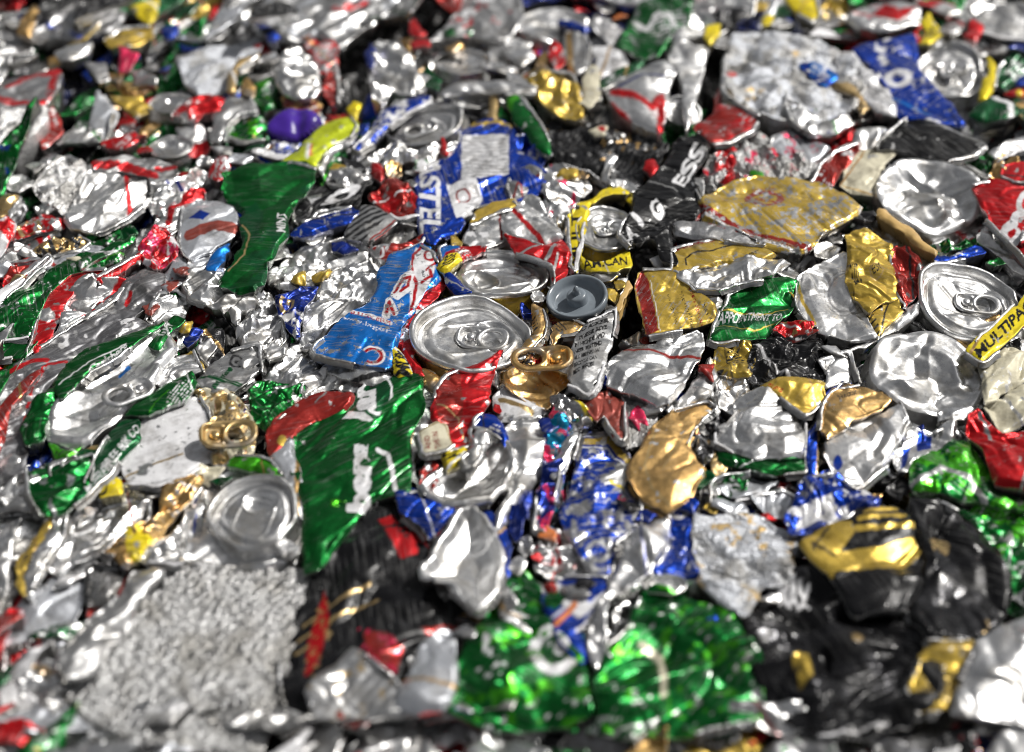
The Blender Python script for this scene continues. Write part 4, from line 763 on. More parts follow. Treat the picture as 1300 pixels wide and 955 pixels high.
# ================================================================== upper left, out of focus
T('far slab edge with red trim','grey',9,'-20,108 0,104 35,96 72,86 80,94 72,116 58,132 0,138 -20,138',amp=1.4,name='crushed_can',wear=.6,stamps=[('line','red','8,112 40,98 76,90',8),('line','red','72,92 62,122',9),('line','red','-10,126 20,130 58,131',7)],depth=20)
T('far glittering foil block','silver',8,'-20,138 0,136 58,132 62,150 40,170 18,186 -20,184',amp=3,sc=8,fine=1.5,mat='foil',depth=26)
T('bright crumpled white patch in the distance','pale',5,'222,72 262,62 300,58 332,48 330,62 300,92 286,114 256,120 236,104',amp=2.6,sc=12,mat='foil')
T('far grey slab under the gold patch','grey',6,'-10,20 60,8 150,-10 160,20 140,42 100,48 40,46 0,50',amp=2.2,wear=.6,stamps=[('blot','silver',(16,.3))])
T('gold streak on the far slab','gold',9,'22,42 30,20 44,4 52,12 44,32 38,46',amp=1.4)
T('far silver bar lit from behind','silver',8,'72,66 92,58 118,52 112,66 90,76 74,76',amp=1.4,dome=3)
T('mustard ledge in the distance','mustard',6,'132,50 150,34 190,32 196,44 168,58 140,60',amp=1.6,wear=.2)
T('yellow crumple at the top','yellow',7,'164,8 182,0 200,-6 198,16 186,30 174,18',amp=2,wear=0)
T('blurred blue chip','blue',7,'206,34 228,28 226,42 210,48',amp=1)
T('blue sliver under the far lid','blue',5,'226,54 248,60 262,58 256,66 232,62',amp=.8)
T('tan arc beside the green dot','tan',8,'288,116 290,90 304,76 326,66 328,70 300,88 297,116',amp=.8,dome=2,jag=.2)
T('gold tip by the tan arc','gold',8,'302,112 314,98 324,106 320,122 306,120',amp=1.6)
T('red crumple near the tan arc','red',7,'214,146 240,128 262,118 290,124 276,140 256,140 250,154 232,150',amp=2.2,sc=9,stamps=[('blot','silver',(14,.7))])
T('green corner beside the silver arch','green',5,'286,172 300,150 320,142 338,150 336,176 306,180',amp=2,sc=9,stamps=[('blot','lgreen',(9,.4))])
T('grey arch beside the green corner','dull',7,'268,176 270,146 290,124 318,124 328,140 304,144 290,156 284,178',amp=1.4,dome=4)
T('crumpled bright can with red top','silver',9,'350,84 362,66 380,60 396,74 402,90 408,112 396,124 370,124 354,112',name='crushed_can',amp=3.4,sc=9,dome=4)
T('mottled red heart shaped sheet','red',9,'380,46 392,42 404,52 424,46 431,60 422,80 412,94 400,80',amp=1.2,sc=14,wear=.8,stamps=[('blot','silver',(8,.5))])
T('rust red strip hanging by the gap','maroon',6,'408,92 424,64 430,100 428,130 418,132 408,116',amp=1.6,wear=.4)
T('green can wall behind the bright can','green',5,'322,108 340,98 350,102 350,134 338,140 324,126',amp=1.2,dome=3,stamps=[('blot','lgreen',(10,.5))])
T('brown fold below the bright can','brown',6,'358,120 386,126 408,132 402,146 380,140 360,134',amp=1.6,stamps=[('blot','gold',(9,.3))])
T('yellow green folded sheet','lime',8,'356,206 378,190 396,166 420,152 446,146 454,158 448,172 424,182 410,198 402,212 388,210 372,206',amp=1.2,sc=16,dome=3,wear=0,stamps=[('line','white','390,202 392,186',4),('line','orange','395,200 396,188',4)],gloss=.05)
T('silver rim of the yellow green sheet','silver',7,'404,214 418,184 446,176 452,182 428,190 414,208 408,222',amp=.8,dome=2)
T('green curved base in the dark hollow','green',4,'402,224 410,208 430,192 442,186 440,206 424,228 410,232',amp=1.4,stamps=[('blot','lgreen',(16,.3))])
T('blue crumple behind the yellow green sheet','blue',5,'322,200 344,182 372,170 392,168 380,184 360,202 340,208',amp=2.2,sc=9,stamps=[('blot','white',(12,.4))])
T('silver edge with red letters far left','dull',5,'-20,330 0,310 30,286 50,280 80,292 60,306 20,330 -20,350',amp=2.4,stamps=[('blot','red',(22,.5))])
T('red scrap with tan wire ring','red',6,'4,298 20,288 44,276 58,270 82,284 74,292 50,298 30,306 10,306',amp=2,sc=9,stamps=[('blot','silver',(12,.5)),('ring','tan',(36,290,14,9,3))])
T('big bright folded can side','silver',7,'80,282 96,252 110,226 150,220 188,224 190,244 180,262 150,284 120,296 92,290',name='crushed_can',amp=2.6,sc=20,fine=.15,dome=5,gloss=.05)
T('feathery white foil burst','silver',5,'40,236 60,210 86,196 108,206 112,226 98,250 84,272 60,262',mat='foil',amp=3.6,sc=8,fine=1.6)
T('wavy red band on a grey sheet','dull',6,'114,206 150,196 190,200 220,206 226,222 196,240 160,224 120,222',amp=1.6,wear=.1,stamps=[('line','red','118,210 150,210 180,220 196,224',11),('line','red','200,214 224,210',8)])
T('red streak in the far rubble','red',6,'126,184 146,176 170,168 176,178 160,186 134,188',amp=1.4)
T('red edged flap beside the green panel','red',7,'262,222 270,202 284,196 292,210 280,228',amp=1.4,stamps=[('blot','silver',(9,.55))])
T('glossy silver ripples beside the green panel','silver',6,'188,262 200,240 228,224 256,216 262,224 252,240 226,256 204,272',amp=3,sc=9)
T('red curved mark on silver wall','silver',6,'196,290 204,262 226,248 256,240 262,256 236,280 214,300',amp=2,sc=12,stamps=[('line','red','214,284 218,264 240,250 256,242',9),('line','red','200,270 210,256',5)],wear=.02)
T('cylindrical can wall beside the panel','pale',7,'232,262 252,256 280,256 298,262 303,286 296,300 262,318 240,330 226,312',name='crushed_can',amp=1.2,sc=24,fine=.1,dome=6,gloss=.06,stamps=[('poly','blue','240,280 254,272 268,276 258,284'),('line','brown','240,300 270,290 300,292',12)],wear=0)
T('pink crinkled patch','red',7,'176,316 186,300 198,284 210,290 226,312 222,326 200,338 184,336',amp=2.2,sc=8,stamps=[('blot','white',(14,.25)),('blot','pink',(9,.3))])
T('grey scarred wall above the scuffed strip','grey',4,'142,344 160,318 176,312 196,330 206,346 190,342',amp=1.6,wear=.7)
T('white ribbed edge above the scuffed strip','pale',5,'206,348 226,322 262,308 292,298 268,330 240,352 214,372 206,364',amp=1.4,stamps=[('blot','brown',(18,.5))])
T('sky blue ribbon by the panel','lblue',8,'264,342 268,322 290,308 288,318 278,342',amp=.8,wear=0)
T('blue fold behind the green panel','blue',6,'283,236 296,240 310,256 306,276 300,272 292,252',amp=1,wear=.02)
T('green bowl under the panel','dgreen',4,'262,366 270,352 300,360 330,372 326,388 300,392 280,388',amp=1.2,dome=3,stamps=[('blot','silver',(24,.1))])
T('tan scraped strip at far left edge','tan',5,'-20,270 8,246 24,250 14,270 4,292 -20,300',amp=1.6)
T('red and tan torn pieces at left','maroon',6,'0,366 12,334 44,326 56,332 44,352 22,362',amp=2.2,sc=9,stamps=[('blot','red',(12,.2)),('line','tan','0,372 16,360 40,350',5)])
T('gritty tan edge above the lager sheet','tan',5,'40,320 62,306 100,300 116,306 100,318 62,326',amp=2.4,sc=6,stamps=[('blot','char',(6,.2))])
T('white torn strip above the lager sheet','pale',6,'52,338 80,322 110,312 130,310 128,320 96,328 60,344',amp=1.6)
T('green drop shaped scrap','green',5,'108,302 130,292 152,286 150,300 136,306 116,308',amp=1.4,wear=0)
T('lime edge beside the red curved strip','lgreen',5,'112,332 140,322 156,318 152,326 130,334',amp=.8,wear=0)
# ================================================================== upper centre
T('far long grey slab across the top','dull',7,'520,78 542,52 578,20 618,-14 660,-14 664,30 640,50 590,44 540,52',amp=2,wear=.7,stamps=[('blot','white',(22,.5)),('blot','red',(18,.85))],name='crushed_can')
T('far slab with pale streaks at top','dull',7,'300,20 360,-10 460,-14 530,-14 488,16 452,42 436,64 424,52 400,42 370,52 330,44',amp=2.4,wear=.7,stamps=[('blot','pale',(20,.3)),('line','red','425,14 465,4',7)],name='crushed_can')
T('small round blue dot','blue',8,'338,44 346,37 354,44 350,53 341,53',amp=.6)
T('tall stack of pale crumples','silver',7,'468,70 480,52 502,46 516,60 530,88 540,112 520,118 496,112 486,132 472,124 468,96',amp=4,sc=10,name='crushed_can',depth=18)
T('small blue sliver on the pale stack','navy',8,'464,66 470,54 476,64 472,86 466,82',amp=1)
T('red flake on the ridge','red',8,'518,42 526,22 534,38 544,42 532,46',amp=1)
T('red bar on the ridge','red',8,'518,54 546,52 548,60 524,62',amp=.8)
T('green sheet on the far ridge','green',7,'560,42 576,30 600,28 606,38 590,44 566,46',amp=1.6,wear=.6)
T('gold chip above the far lid','gold',8,'566,62 582,52 590,56 576,66',amp=1)
T('long bright rim across the ridge','silver',8,'560,112 590,104 640,104 680,108 684,118 640,118 600,116 564,120',amp=1.4,dome=3)
T('dark green chink beside the pale stack','dgreen',4,'534,88 544,84 560,100 556,114 540,110',amp=1.6)
T('blue print sheet rolled in the blurred row','blue',7,'446,188 470,164 482,140 512,126 546,120 548,128 520,142 494,160 474,180 456,192',amp=1.4,dome=3,stamps=[('blot','white',(16,.3))])
T('silver crumples below the blurred lid','silver',6,'470,196 500,176 520,190 560,186 586,180 584,196 560,206 520,206 490,210',amp=3,sc=9)
T('small red spike','red',8,'561,194 562,172 568,182 570,196',amp=.8)
T('gold bead by the red scrap','gold',7,'488,214 496,202 510,204 508,220 494,224',amp=2,sc=7)
T('white oval band on blue','white',6,'526,218 530,204 544,200 546,212 536,220',amp=1,wear=.1,stamps=[('blot','green',(8,.5))])
T('red scrap above the gold bead','red',7,'470,206 482,208 490,222 486,230 474,218',amp=1)
T('pleated silver above the black scrap','silver',6,'412,232 420,216 446,212 466,206 480,214 470,228 440,236',amp=2.4,sc=9,stamps=[('stripes','grey',(40,8,.3))])
T('blurred brown upright pin','tan',6,'620,150 624,116 632,118 630,152',amp=.6)
T('green leaf shaped can strip','green',8,'644,122 656,118 668,126 684,150 697,178 698,194 684,190 668,168 652,150',amp=1,sc=18,dome=2,wear=.0,gloss=.1,stamps=[('blot','lgreen',(40,-.2))])
T('gold crumpled can block','mustard',8,'672,96 692,88 726,92 738,122 740,148 726,150 700,140 680,122',name='crushed_can',amp=3.8,sc=9,dome=3,gloss=-.05)
T('small red printed piece over the gold','red',9,'696,62 706,50 714,62 716,80 704,88 698,76',amp=1.6,stamps=[('blot','silver',(8,.6))])
T('gold shoulder over the crumpled block','gold',7,'680,84 690,64 700,72 706,88 690,92',amp=1.6)
T('blue tag on a far can','blue',9,'712,24 730,28 748,36 744,40 722,34 708,30',amp=.6)
T('grey dented can side','dull',7,'716,40 740,36 750,60 746,88 728,92 716,66',amp=2,dome=3)
T('cream finger shaped piece','cream',8,'738,130 740,96 752,80 762,88 758,130 748,138',amp=1,dome=3,stamps=[('blot','gold',(14,.5))])
T('white lettered far panel','white',7,'752,62 772,56 790,66 796,82 778,88 762,96',amp=1.4,wear=.5)
T('large blurred green sheet','green',8,'780,60 800,28 816,0 860,-12 880,0 874,30 850,56 836,72 816,74 800,66',amp=2,sc=18,wear=.5,stamps=[('line','white','806,28 822,36 832,22 852,20 856,32',6)],name='crushed_can')
T('olive wedge behind the striped can','dgreen',7,'760,108 780,90 806,76 822,74 806,92 782,106 764,114',amp=1.2,wear=.4,stamps=[('line','lgreen','760,112 784,107',3)])
T('red and white striped can shell','silver',9,'772,116 800,94 826,80 846,76 860,84 850,110 846,140 838,170 812,158 786,146',name='crushed_can',amp=1.8,sc=18,dome=5,wear=.02,depth=18,stamps=[('line','red','778,116 804,124 828,138',8),('line','red','776,130 790,146 798,154',7),('line','navy','786,112 820,98 842,100',3),('line','red','832,134 840,124 838,168',9)])
T('tall bright flap beside the black gap','silver',10,'848,76 858,40 868,34 880,58 892,54 899,66 890,100 878,148 871,164 868,120 862,90',amp=2.2,sc=18,dome=3,gloss=.04,depth=24)
T('yellow chip by the gap','yellow',8,'894,50 898,34 914,30 912,44 902,56',amp=1)
T('broad slab of shredded white cans','pale',9,'916,112 922,70 930,42 960,38 1000,40 1030,46 1060,60 1090,76 1100,110 1086,136 1040,156 1000,152 966,146 930,126',name='crushed_can',amp=3.2,sc=9,wear=.7,mat='foil',depth=26,stamps=[('blot','tan',(30,.75)),('line','red','904,84 932,92',9),('blot','dull',(12,.2)),('line','tan','905,106 930,126 964,150',4)])
T('deep red printed panel by the gap','maroon',8,'880,162 900,146 918,134 940,140 962,152 958,164 930,178 906,182',amp=1.6,wear=.3,stamps=[('blot','red',(16,.2)),('blot','silver',(9,.8))])
T('grey green foil behind the letters','dull',6,'900,200 916,180 950,168 1000,180 1040,196 1040,224 1000,226 960,222 930,232 905,240 890,220',mat='foil',amp=2.8,sc=8,fine=1.4,stamps=[('blot','red',(14,.65)),('blot','pink',(12,.75))])
T('green speck beside the mustard sheet','lgreen',7,'954,216 960,210 970,222 962,228',amp=.8)
T('red crumples beside the letters','red',7,'908,190 934,186 936,200 926,212 934,226 916,232 908,212',amp=2.4,sc=7,stamps=[('blot','dull',(9,.4))])
T('black crumpled can field','black',5,'686,156 706,148 740,152 770,158 800,168 836,176 850,184 838,206 820,228 796,238 770,236 744,216 712,206 696,184',name='crushed_can',amp=3.4,sc=11,fine=1,wear=.15,gloss=-.03,stamps=[('blot','char',(16,.3)),('blot','gold',(9,.95))])
T('small glowing red can top','red',8,'818,214 820,204 832,202 834,214 828,222',amp=1,wear=0)
T('cream and red blister','cream',7,'750,166 760,160 772,162 768,172 754,172',amp=1,stamps=[('disc','red',(764,165,5,4))])
T('pale curved hook in the black field','silver',7,'764,228 768,204 780,196 784,200 774,210 772,232',amp=.8,dome=2)
T('blue print round the white panel','blue',5,'640,166 664,168 686,178 700,196 690,212 664,218 650,200',amp=2.4,sc=9,stamps=[('blot','white',(14,.4))])
T('grey rolled can by the blue print','dull',6,'644,236 650,220 668,208 686,214 688,230 668,246 650,252',amp=2,dome=3,stamps=[('line','maroon','652,250 658,236 684,226',3)])
# ================================================================== upper right
T('yellow flat piece at the top','yellow',9,'992,-10 1034,-10 1042,20 1032,28 1012,16',amp=.8,wear=0)
T('small yellow bar at the top','yellow',8,'966,32 974,18 984,18 978,32',amp=.6,wear=0)
T('blue printed can sheet with white emblem','blue',9,'1078,62 1120,48 1163,42 1163,76 1180,104 1212,138 1228,158 1190,156 1142,146 1126,112 1104,82',amp=1.3,sc=18,wear=.5,name='crushed_can',stamps=[('ring','white',(1140,100,13,8,6)),('blot','white',(20,.75)),('line','lblue','1132,122 1180,145',3)])
T('glossy blue square flap','lblue',11,'1014,84 1036,76 1064,96 1048,112 1034,100',amp=.8,wear=0,gloss=-.05,stamps=[('blot','blue',(16,.0))])
T('rolled white can under the square flap','silver',9,'996,120 1010,128 1040,140 1080,146 1084,156 1060,168 1030,168 1004,152',name='crushed_can',amp=2.6,sc=10,dome=4,stamps=[('blot','navy',(12,.85))])
T('orange edged torn mouth','tan',10,'1054,104 1074,104 1092,116 1102,136 1094,142 1084,124 1066,114',amp=1.2)
T('white domed shell beside the blue sheet','white',9,'1058,66 1084,66 1110,90 1130,116 1140,146 1116,146 1096,126 1084,104 1066,92',amp=2,sc=12,wear=.7)
T('red starry splash on far silver','silver',8,'1074,20 1100,6 1140,0 1170,10 1168,30 1130,40 1090,36',amp=2.2,stamps=[('poly','red','1076,18 1104,18 1124,6 1140,14 1168,10 1150,22 1140,28 1110,22'),('blot','pink',(8,.8))],wear=.3)
T('yellow curl above the far lid','yellow',9,'1170,24 1178,14 1192,30 1194,46 1180,56 1168,54 1178,42',amp=1)
T('yellow strip on the far lid','yellow',9,'1244,124 1246,108 1254,90 1256,70 1264,80 1260,110 1254,126',amp=.8,wear=0)
T('red fleck in the far rubble','red',9,'1222,44 1236,26 1248,30 1240,50',amp=1)
T('dark green cap with white edge','dgreen',9,'1230,144 1240,130 1266,122 1286,128 1292,142 1282,152 1250,152',amp=1,dome=3,wear=.1,stamps=[('line','white','1262,124 1282,132 1284,150',8)])
T('dark green shreds at the right edge','dgreen',6,'1262,110 1270,80 1300,66 1330,76 1330,110 1290,116',amp=3,sc=9)
T('blue tip at the right edge','blue',8,'1288,106 1304,90 1330,92 1330,108',amp=1)
T('red yellow flake at the right edge','red',7,'1276,120 1290,112 1306,116 1300,124',amp=1,stamps=[('disc','yellow',(1294,120,4,4))])
T('black folded strip behind the dented base','black',8,'1112,186 1128,166 1152,148 1174,150 1204,162 1252,182 1240,196 1206,204 1170,196 1148,190',name='crushed_can',amp=1.6,sc=18,dome=3,wear=.1,gloss=.05,stamps=[('line','dull','1160,150 1204,166 1250,182',3)])
T('small silver pouch above the cream side','silver',7,'1080,186 1088,166 1112,162 1126,166 1112,186 1096,188',amp=2,sc=10,dome=3)
T('wine red shiny corner','maroon',8,'1030,228 1044,206 1066,188 1090,180 1092,190 1072,214 1054,236 1036,238',amp=1.6,dome=2,wear=.1,stamps=[('blot','pink',(8,.75)),('blot','white',(8,.75))])
T('pink speckled foil scrap','pale',6,'976,176 1000,166 1040,178 1056,188 1030,204 1000,200 980,192',amp=2.2,stamps=[('blot','pink',(12,.4))],wear=.1)
T('green frayed shreds by the dented base','green',5,'1188,192 1210,190 1250,196 1262,206 1256,224 1236,214 1210,202',amp=2.8,sc=7)
T('gold crinkled can end by the red sheet','gold',8,'1258,224 1262,206 1276,196 1292,200 1298,212 1278,216 1272,228',amp=2.2,sc=7)
T('round red can end at right','red',10,'1272,222 1276,210 1300,206 1330,208 1330,232 1290,232',amp=.8,wear=.05)
T('grey worn can side in the top corner','dull',7,'1230,22 1262,10 1310,0 1330,30 1310,50 1270,48 1246,40',amp=2.4,wear=.6)
T('silver ribs running to the right edge','silver',7,'1256,192 1290,172 1330,160 1330,176 1296,190 1268,202',amp=2,sc=9)
# ================================================================== small loose scraps (mostly blurred or tiny)
B = '''25,75,26,14,0,silver 70,78,14,12,0,gold 15,28,26,18,10,silver 185,97,22,12,-20,silver 160,76,16,20,0,pink 208,88,10,10,0,blue 146,98,20,12,-20,gold 166,135,48,18,0,mustard
155,178,30,10,15,red 183,189,16,12,0,red 275,168,12,14,0,yellow 125,150,18,50,10,pale 108,165,40,40,0,silver 138,140,16,40,20,white 65,158,20,36,0,maroon 265,205,18,10,0,silver
120,88,24,16,0,dull 240,170,30,24,0,silver 320,72,16,36,20,silver 440,16,34,9,20,red 60,50,46,14,15,dull 20,58,40,18,0,dgreen 110,40,40,12,20,mustard 340,75,24,20,0,silver 330,60,18,10,0,red
610,20,30,20,0,silver 640,60,36,22,0,silver 630,84,30,16,0,silver 655,30,30,24,0,grey 660,70,30,24,0,silver 655,100,26,16,0,silver 770,38,26,30,0,grey
800,8,18,14,0,blue 786,20,10,10,0,orange 770,10,22,16,0,silver 990,60,30,14,10,silver 1055,26,40,18,0,silver 1060,44,44,12,5,white 990,30,24,12,0,silver 930,20,40,20,0,char 960,8,20,12,0,mustard
1200,10,30,16,0,silver 1185,4,30,10,0,red 1215,30,30,20,0,silver 1270,60,30,14,0,silver 1285,30,24,16,0,silver 1240,66,16,10,0,dull 1150,180,20,10,0,silver 1090,150,30,12,0,silver
720,222,20,12,0,mustard 738,222,10,10,0,gold 700,240,16,20,0,silver 735,240,22,24,0,dull 660,245,20,16,0,silver 800,250,20,16,0,yellow 790,232,20,14,0,silver 880,240,16,20,0,dull
530,100,20,16,0,silver 450,140,12,18,0,yellow 400,150,24,16,0,pale 395,120,14,14,0,pink 500,140,24,12,20,silver 610,160,24,10,0,mustard 640,145,14,16,0,green
600,130,40,16,0,dull 650,130,20,14,0,dull 575,205,20,12,0,silver 505,196,18,8,0,blue 520,232,16,16,0,dull 450,210,20,12,0,char 432,215,16,10,0,mustard 560,218,20,12,0,white
345,318,30,20,0,silver 350,345,20,16,0,silver 395,300,20,14,0,silver 430,318,30,18,0,silver 500,295,36,22,20,silver 520,282,20,16,0,silver 438,315,20,8,0,navy 380,355,16,14,0,mustard 408,350,16,12,20,mustard
210,440,20,16,0,silver 236,414,10,12,0,mustard 245,425,10,20,-20,navy 300,480,30,20,0,green 318,460,20,14,0,dull 345,445,20,20,0,silver 395,440,16,10,0,silver 330,510,16,14,0,green
268,600,24,18,0,cream 284,610,16,10,0,dgreen 120,570,20,8,15,tan 128,575,12,10,0,tan 100,600,20,14,0,green 168,612,40,16,0,silver 195,620,20,14,0,silver 20,640,30,14,0,dull 100,725,40,14,30,silver
548,500,16,40,0,silver 545,540,16,20,0,tan 628,475,16,30,10,dull 652,500,20,20,0,white 640,520,16,12,0,red 700,540,16,20,0,navy 830,520,20,14,0,silver 812,530,14,20,0,pink 792,540,10,12,0,red
893,545,16,14,0,silver 880,575,14,12,0,silver 900,560,12,14,0,gold 888,605,20,18,0,dgreen 912,590,14,20,0,tan 908,502,14,16,0,dull 896,470,12,24,0,maroon 868,625,16,8,0,silver 800,640,20,12,0,char
820,655,26,14,0,navy 830,640,16,10,0,mustard 875,640,20,10,0,blue 905,640,16,10,0,mustard 955,615,50,26,0,pale 985,640,40,34,0,pale 930,645,30,18,0,pale 972,655,12,8,0,red 905,625,20,12,0,silver
1055,460,16,20,0,silver 1060,445,20,10,0,silver 1092,540,20,12,0,dull 1120,600,24,24,0,black 1100,640,30,16,0,black 1140,620,30,18,0,black 1215,525,24,12,0,silver 1165,560,14,20,0,navy 1245,540,14,20,0,cream
1270,470,20,20,0,cream 1285,520,20,24,0,silver 1240,445,20,10,0,silver 1290,420,20,24,0,silver 1285,440,24,16,0,black 1296,400,20,16,0,silver 1262,330,20,10,0,green 1100,275,20,12,0,char 1060,300,20,14,0,silver
1050,320,24,18,0,silver 1000,345,24,12,0,silver 1010,370,14,20,0,mustard 1000,430,40,10,0,maroon 860,440,40,12,0,silver 830,432,30,10,0,maroon 838,300,24,30,0,char 840,335,16,12,0,white
700,300,16,14,0,silver 715,355,20,14,0,red 705,375,14,16,0,silver 752,345,20,8,0,silver 760,352,30,8,0,dull 776,350,16,14,0,silver 786,360,10,16,0,mustard 778,375,12,18,0,mustard 764,405,12,8,0,silver
665,395,12,10,0,navy 683,375,10,14,0,silver 662,452,14,10,0,silver 604,450,20,10,0,silver 536,300,12,14,0,silver 560,295,24,14,0,navy 580,305,10,16,0,mustard 575,320,10,8,0,lblue 620,300,20,10,0,silver
470,640,12,14,0,char 480,615,14,20,0,dgreen 505,625,12,12,0,char 440,650,16,14,0,silver 415,655,20,8,0,cream 425,640,14,10,0,lgreen 395,650,18,40,0,dgreen 455,640,14,10,0,white 365,700,16,30,30,silver
600,780,24,20,0,black 590,800,20,14,0,grey 660,790,30,20,0,silver 640,765,20,24,0,dull 650,740,22,16,0,green 640,750,14,12,0,pale 655,720,16,16,0,silver 680,660,16,24,0,char 668,640,14,24,0,navy
690,705,16,14,0,red 695,675,20,14,0,orange 700,745,10,10,0,maroon 730,750,30,14,0,dull 745,742,14,10,0,char 665,690,12,20,0,grey 655,660,14,30,10,navy 830,690,20,14,0,silver 905,790,14,12,0,blue
975,790,20,16,0,dull 975,760,20,14,0,silver 1195,830,20,12,0,black 1295,760,20,30,0,green 1290,720,30,40,0,green 1250,650,40,20,0,lgreen 1180,620,20,10,0,gold 1110,630,16,10,0,gold
620,890,60,40,0,silver 560,900,50,30,0,dull 320,910,90,40,0,dull 180,900,90,40,0,silver 60,910,90,40,0,pale 800,920,60,30,0,green 980,910,70,40,0,silver 1080,920,80,40,0,black 460,900,50,30,0,maroon 700,910,60,30,0,green 1250,920,70,30,0,silver 10,930,60,30,0,red 900,930,60,24,0,dgreen
30,560,24,40,0,grey 25,530,14,30,0,red 260,440,14,14,0,silver 160,300,20,16,0,dgreen 172,330,14,10,0,silver 232,340,16,14,0,brown 190,390,16,24,0,brown 120,330,14,8,0,lgreen 10,345,24,20,0,pale 30,318,30,12,0,silver 62,240,24,20,0,silver 20,232,40,16,0,dull
100,330,14,8,0,cream 60,265,20,14,0,silver 45,212,20,14,0,silver 215,232,20,14,0,silver 240,222,16,10,0,red 305,200,30,14,0,pale 250,190,24,12,0,red 285,190,20,12,0,silver 340,195,30,10,0,white 320,188,20,10,0,dgreen'''
bs = random.Random(9)
for k, q in enumerate(B.split()):
    f = q.split(','); x, y, w_, h_, a = map(float, f[:5]); c = f[5]
    met = bs.choice(('crumpled','folded','creased','dented','twisted')) if True else ''
    size = 'tiny' if w_*h_ < 220 else ('small' if w_*h_ < 700 else 'medium')
    patch(f'~{size} {met} {WORD[c]} scrap', c, bs.uniform(3.5, 7) if w_*h_ < 500 else bs.uniform(2.5, 5), shard(x, y, w_*1.3, h_*1.3, a, k+50), name='foil_scrap', amp=bs.uniform(.9, 2.2), sc=bs.choice((8, 11, 14)), dome=0, drop=.3, smooth=0, tilt=(bs.uniform(-.3, .3), bs.uniform(-.3, .3)), wear=.25, gloss=bs.uniform(-.05, .08), depth=5)
# ================================================================== filler scraps lower down, between the traced ones
def in_gap(x, y): return any(sd_poly(G, np.array([float(x)]), np.array([float(y)]))[0] > -9 for G in GAPS)
fr = random.Random(4); n = 0
LOOSE = []
cand = [(x+fr.uniform(-6, 6), y+fr.uniform(-6, 6)) for y in range(-60, 1010, 14) for x in range(-100, 1410, 18)]
fr.shuffle(cand)
PAL = ['silver']*11+['dull']*4+['grey']*2+['pale','white','red','maroon','green','dgreen','blue','navy','gold','mustard','char','char','black','black']
for x, y in cand:
    j, i = int((y+120)/4), int((x+180)/4)
    if COVER[j, i] or in_gap(x, y): continue
    inside = -10 < x < 1310 and -10 < y < 965
    big = 2.2 if y > 870 or not inside else 1.25
    w_ = fr.uniform(30, 50)*big; h_ = fr.uniform(20, 36)*big; c = fr.choice(PAL+(['red','green','dgreen','maroon','white','pale','blue','scuff','red','green'] if x < 430 or y < 200 else []))
    met = fr.choice(('crumpled','folded','creased','dented','twisted','torn','wrinkled','flattened')); zz = fr.uniform(-4, .5) if inside else fr.uniform(1, 6)
    patch(f'~{met} {WORD[c]} {fr.choice(("scrap","fragment","flap","sliver","piece"))}', c, zz, shard(x, y, w_*1.2, h_*1.2, fr.uniform(-20, 70), fr.randrange(99999)) if x > 430 else shard(x, y, w_*1.6, h_*.85, fr.uniform(25, 50), fr.randrange(99999)), name='foil_scrap', amp=fr.uniform(1.4, 2.8), sc=fr.choice((8, 11, 14)), fine=.6, dome=0, drop=.4, smooth=0, tilt=(fr.uniform(-.35, .35), fr.uniform(-.35, .35)), auto=False, wear=.35, gloss=fr.uniform(-.05, .08), depth=8,
      stamps=[] if fr.random() < .6 else [('blot', fr.choice(('silver','white','red','blue','green','gold','char')), (fr.uniform(8, 20), fr.uniform(.3, .7)))], g=.9, merge=None if (n < 54 and inside) else LOOSE)
    n += inside or 0
V, Fc, Cc, base_ = [], [], [], 0
for v, f, c in LOOSE: V.append(v); Fc.append(f+base_); Cc.append(c); base_ += len(v)
o = link_mesh('loose_foil_shreds', np.concatenate(V), np.concatenate(Fc), 'print', None, np.concatenate(Cc)); o['kind'] = 'stuff'; o['wear'] = .35; o['gloss_off'] = .03
o['label'] = 'loose shreds of aluminium packed into the gaps between the cans'; o['category'] = 'foil shreds'
print('fillers', n, len(LOOSE))

bed()
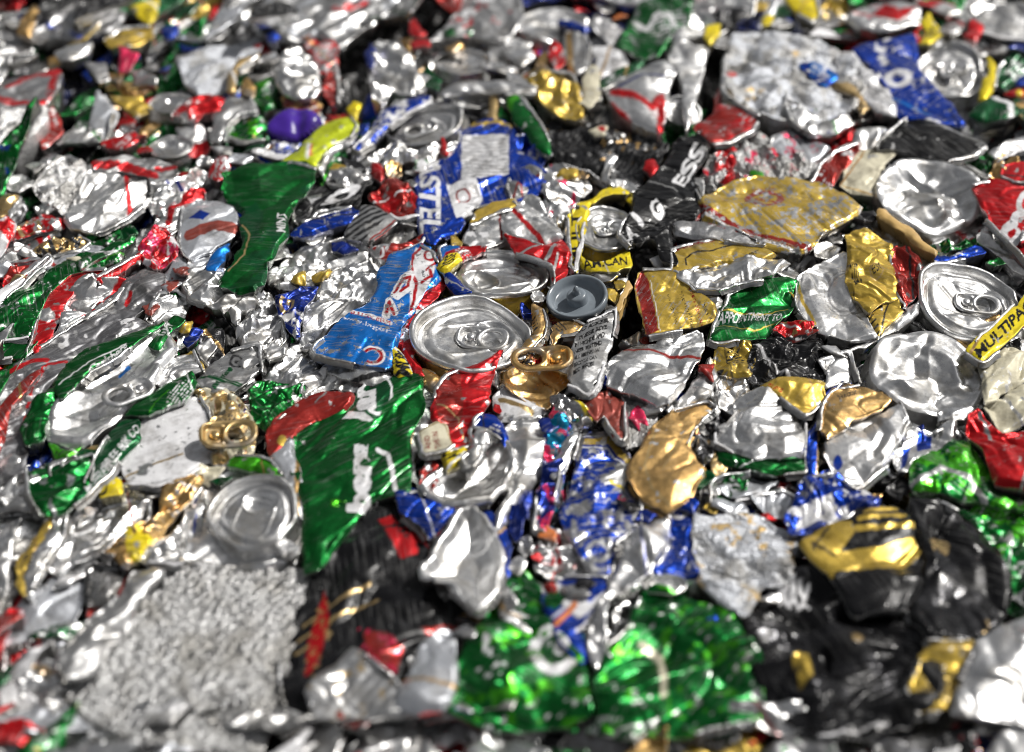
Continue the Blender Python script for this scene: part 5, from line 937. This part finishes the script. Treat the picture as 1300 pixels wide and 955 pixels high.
# ------------------------------------------------------------------ labels, groups, custom data
def short_near(px, py, skip, n=1):
    q = sorted(((px-a[0])**2+((py-a[1])*1.3)**2, a[2]) for a in NAMED if a[2] != skip)
    return [s for _, s in q[:n]]
NAMED = [r for r in REG if r[2] and not r[2].startswith('~')]
CAT = {'crushed_can':'crushed can','torn_can_sheet':'can sheet','shredded_foil_lump':'foil lump','broken_can_end':'can end','tan_strip':'plastic strip','foil_scrap':'foil scrap','bottle_cap':'bottle cap','widget':'can widget','pull_tab':'pull tab'}
seen = set()
def cut(s, n): 
    w_ = s.split()[:n]
    while w_[-1] in ('with','of','by','in','on','the','and','under','over','below','beside','around','behind','like','above','an','a','at'): w_.pop()
    return ' '.join(w_)
def ref(s, n):
    w_ = s.split()
    for k, q in enumerate(w_):
        if k >= 3 and q in ('with','of','by','in','on','under','over','below','beside','around','behind','like','above','at','between','from','to'): w_ = w_[:k]; break
    return 'the '+cut(' '.join(w_), n)
def where(px, py, a):
    dx, dy = px-a[0], py-a[1]
    if abs(dy)*1.3 > abs(dx): return 'above' if dy < 0 else 'below'
    return 'left of' if dx < 0 else 'right of'
for px, py, short, o, col, rad in REG:
    base = o.name.split('.')[0]; o['category'] = CAT.get(base, 'scrap')
    near = sorted(NAMED, key=lambda a: (px-a[0])**2+((py-a[1])*1.3)**2); near = [a for a in near if a[3] is not o]
    body = short.lstrip('~'); nb = len(body.split()); lab = None
    if not short.startswith('~') and nb >= 4 and body not in seen and not any(body in r[2] for r in REG if r[3] is not o): lab = body
    for k in range(3) if not lab else ():
        for m in range(k+1, 5):
            if short.startswith('~'): t = f'{body} {where(px, py, near[k])} {ref(near[k][2], 4)}, near {ref(near[m][2], 3)}'
            else: t = f'{body} {where(px, py, near[k])} {ref(near[k][2], max(3, 12-nb))}'
            if len(t.split()) > 16: t = cut(t, 16)
            if t not in seen: lab = t; break
        if lab: break
    lab = lab or t; seen.add(lab); o['label'] = lab
    if base in ('torn_can_sheet','foil_scrap'): o['group'] = 'flattened scraps of printed cans' if base == 'torn_can_sheet' else 'small foil scraps packed between the cans'
    elif base == 'crushed_can': o['group'] = 'crushed drink cans pressed into the bale'
assert len(seen) == len(REG), 'labels repeat'
print('things', len(REG), 'verts', sum(len(o.data.vertices) for o in bpy.data.objects if o.type == 'MESH'))
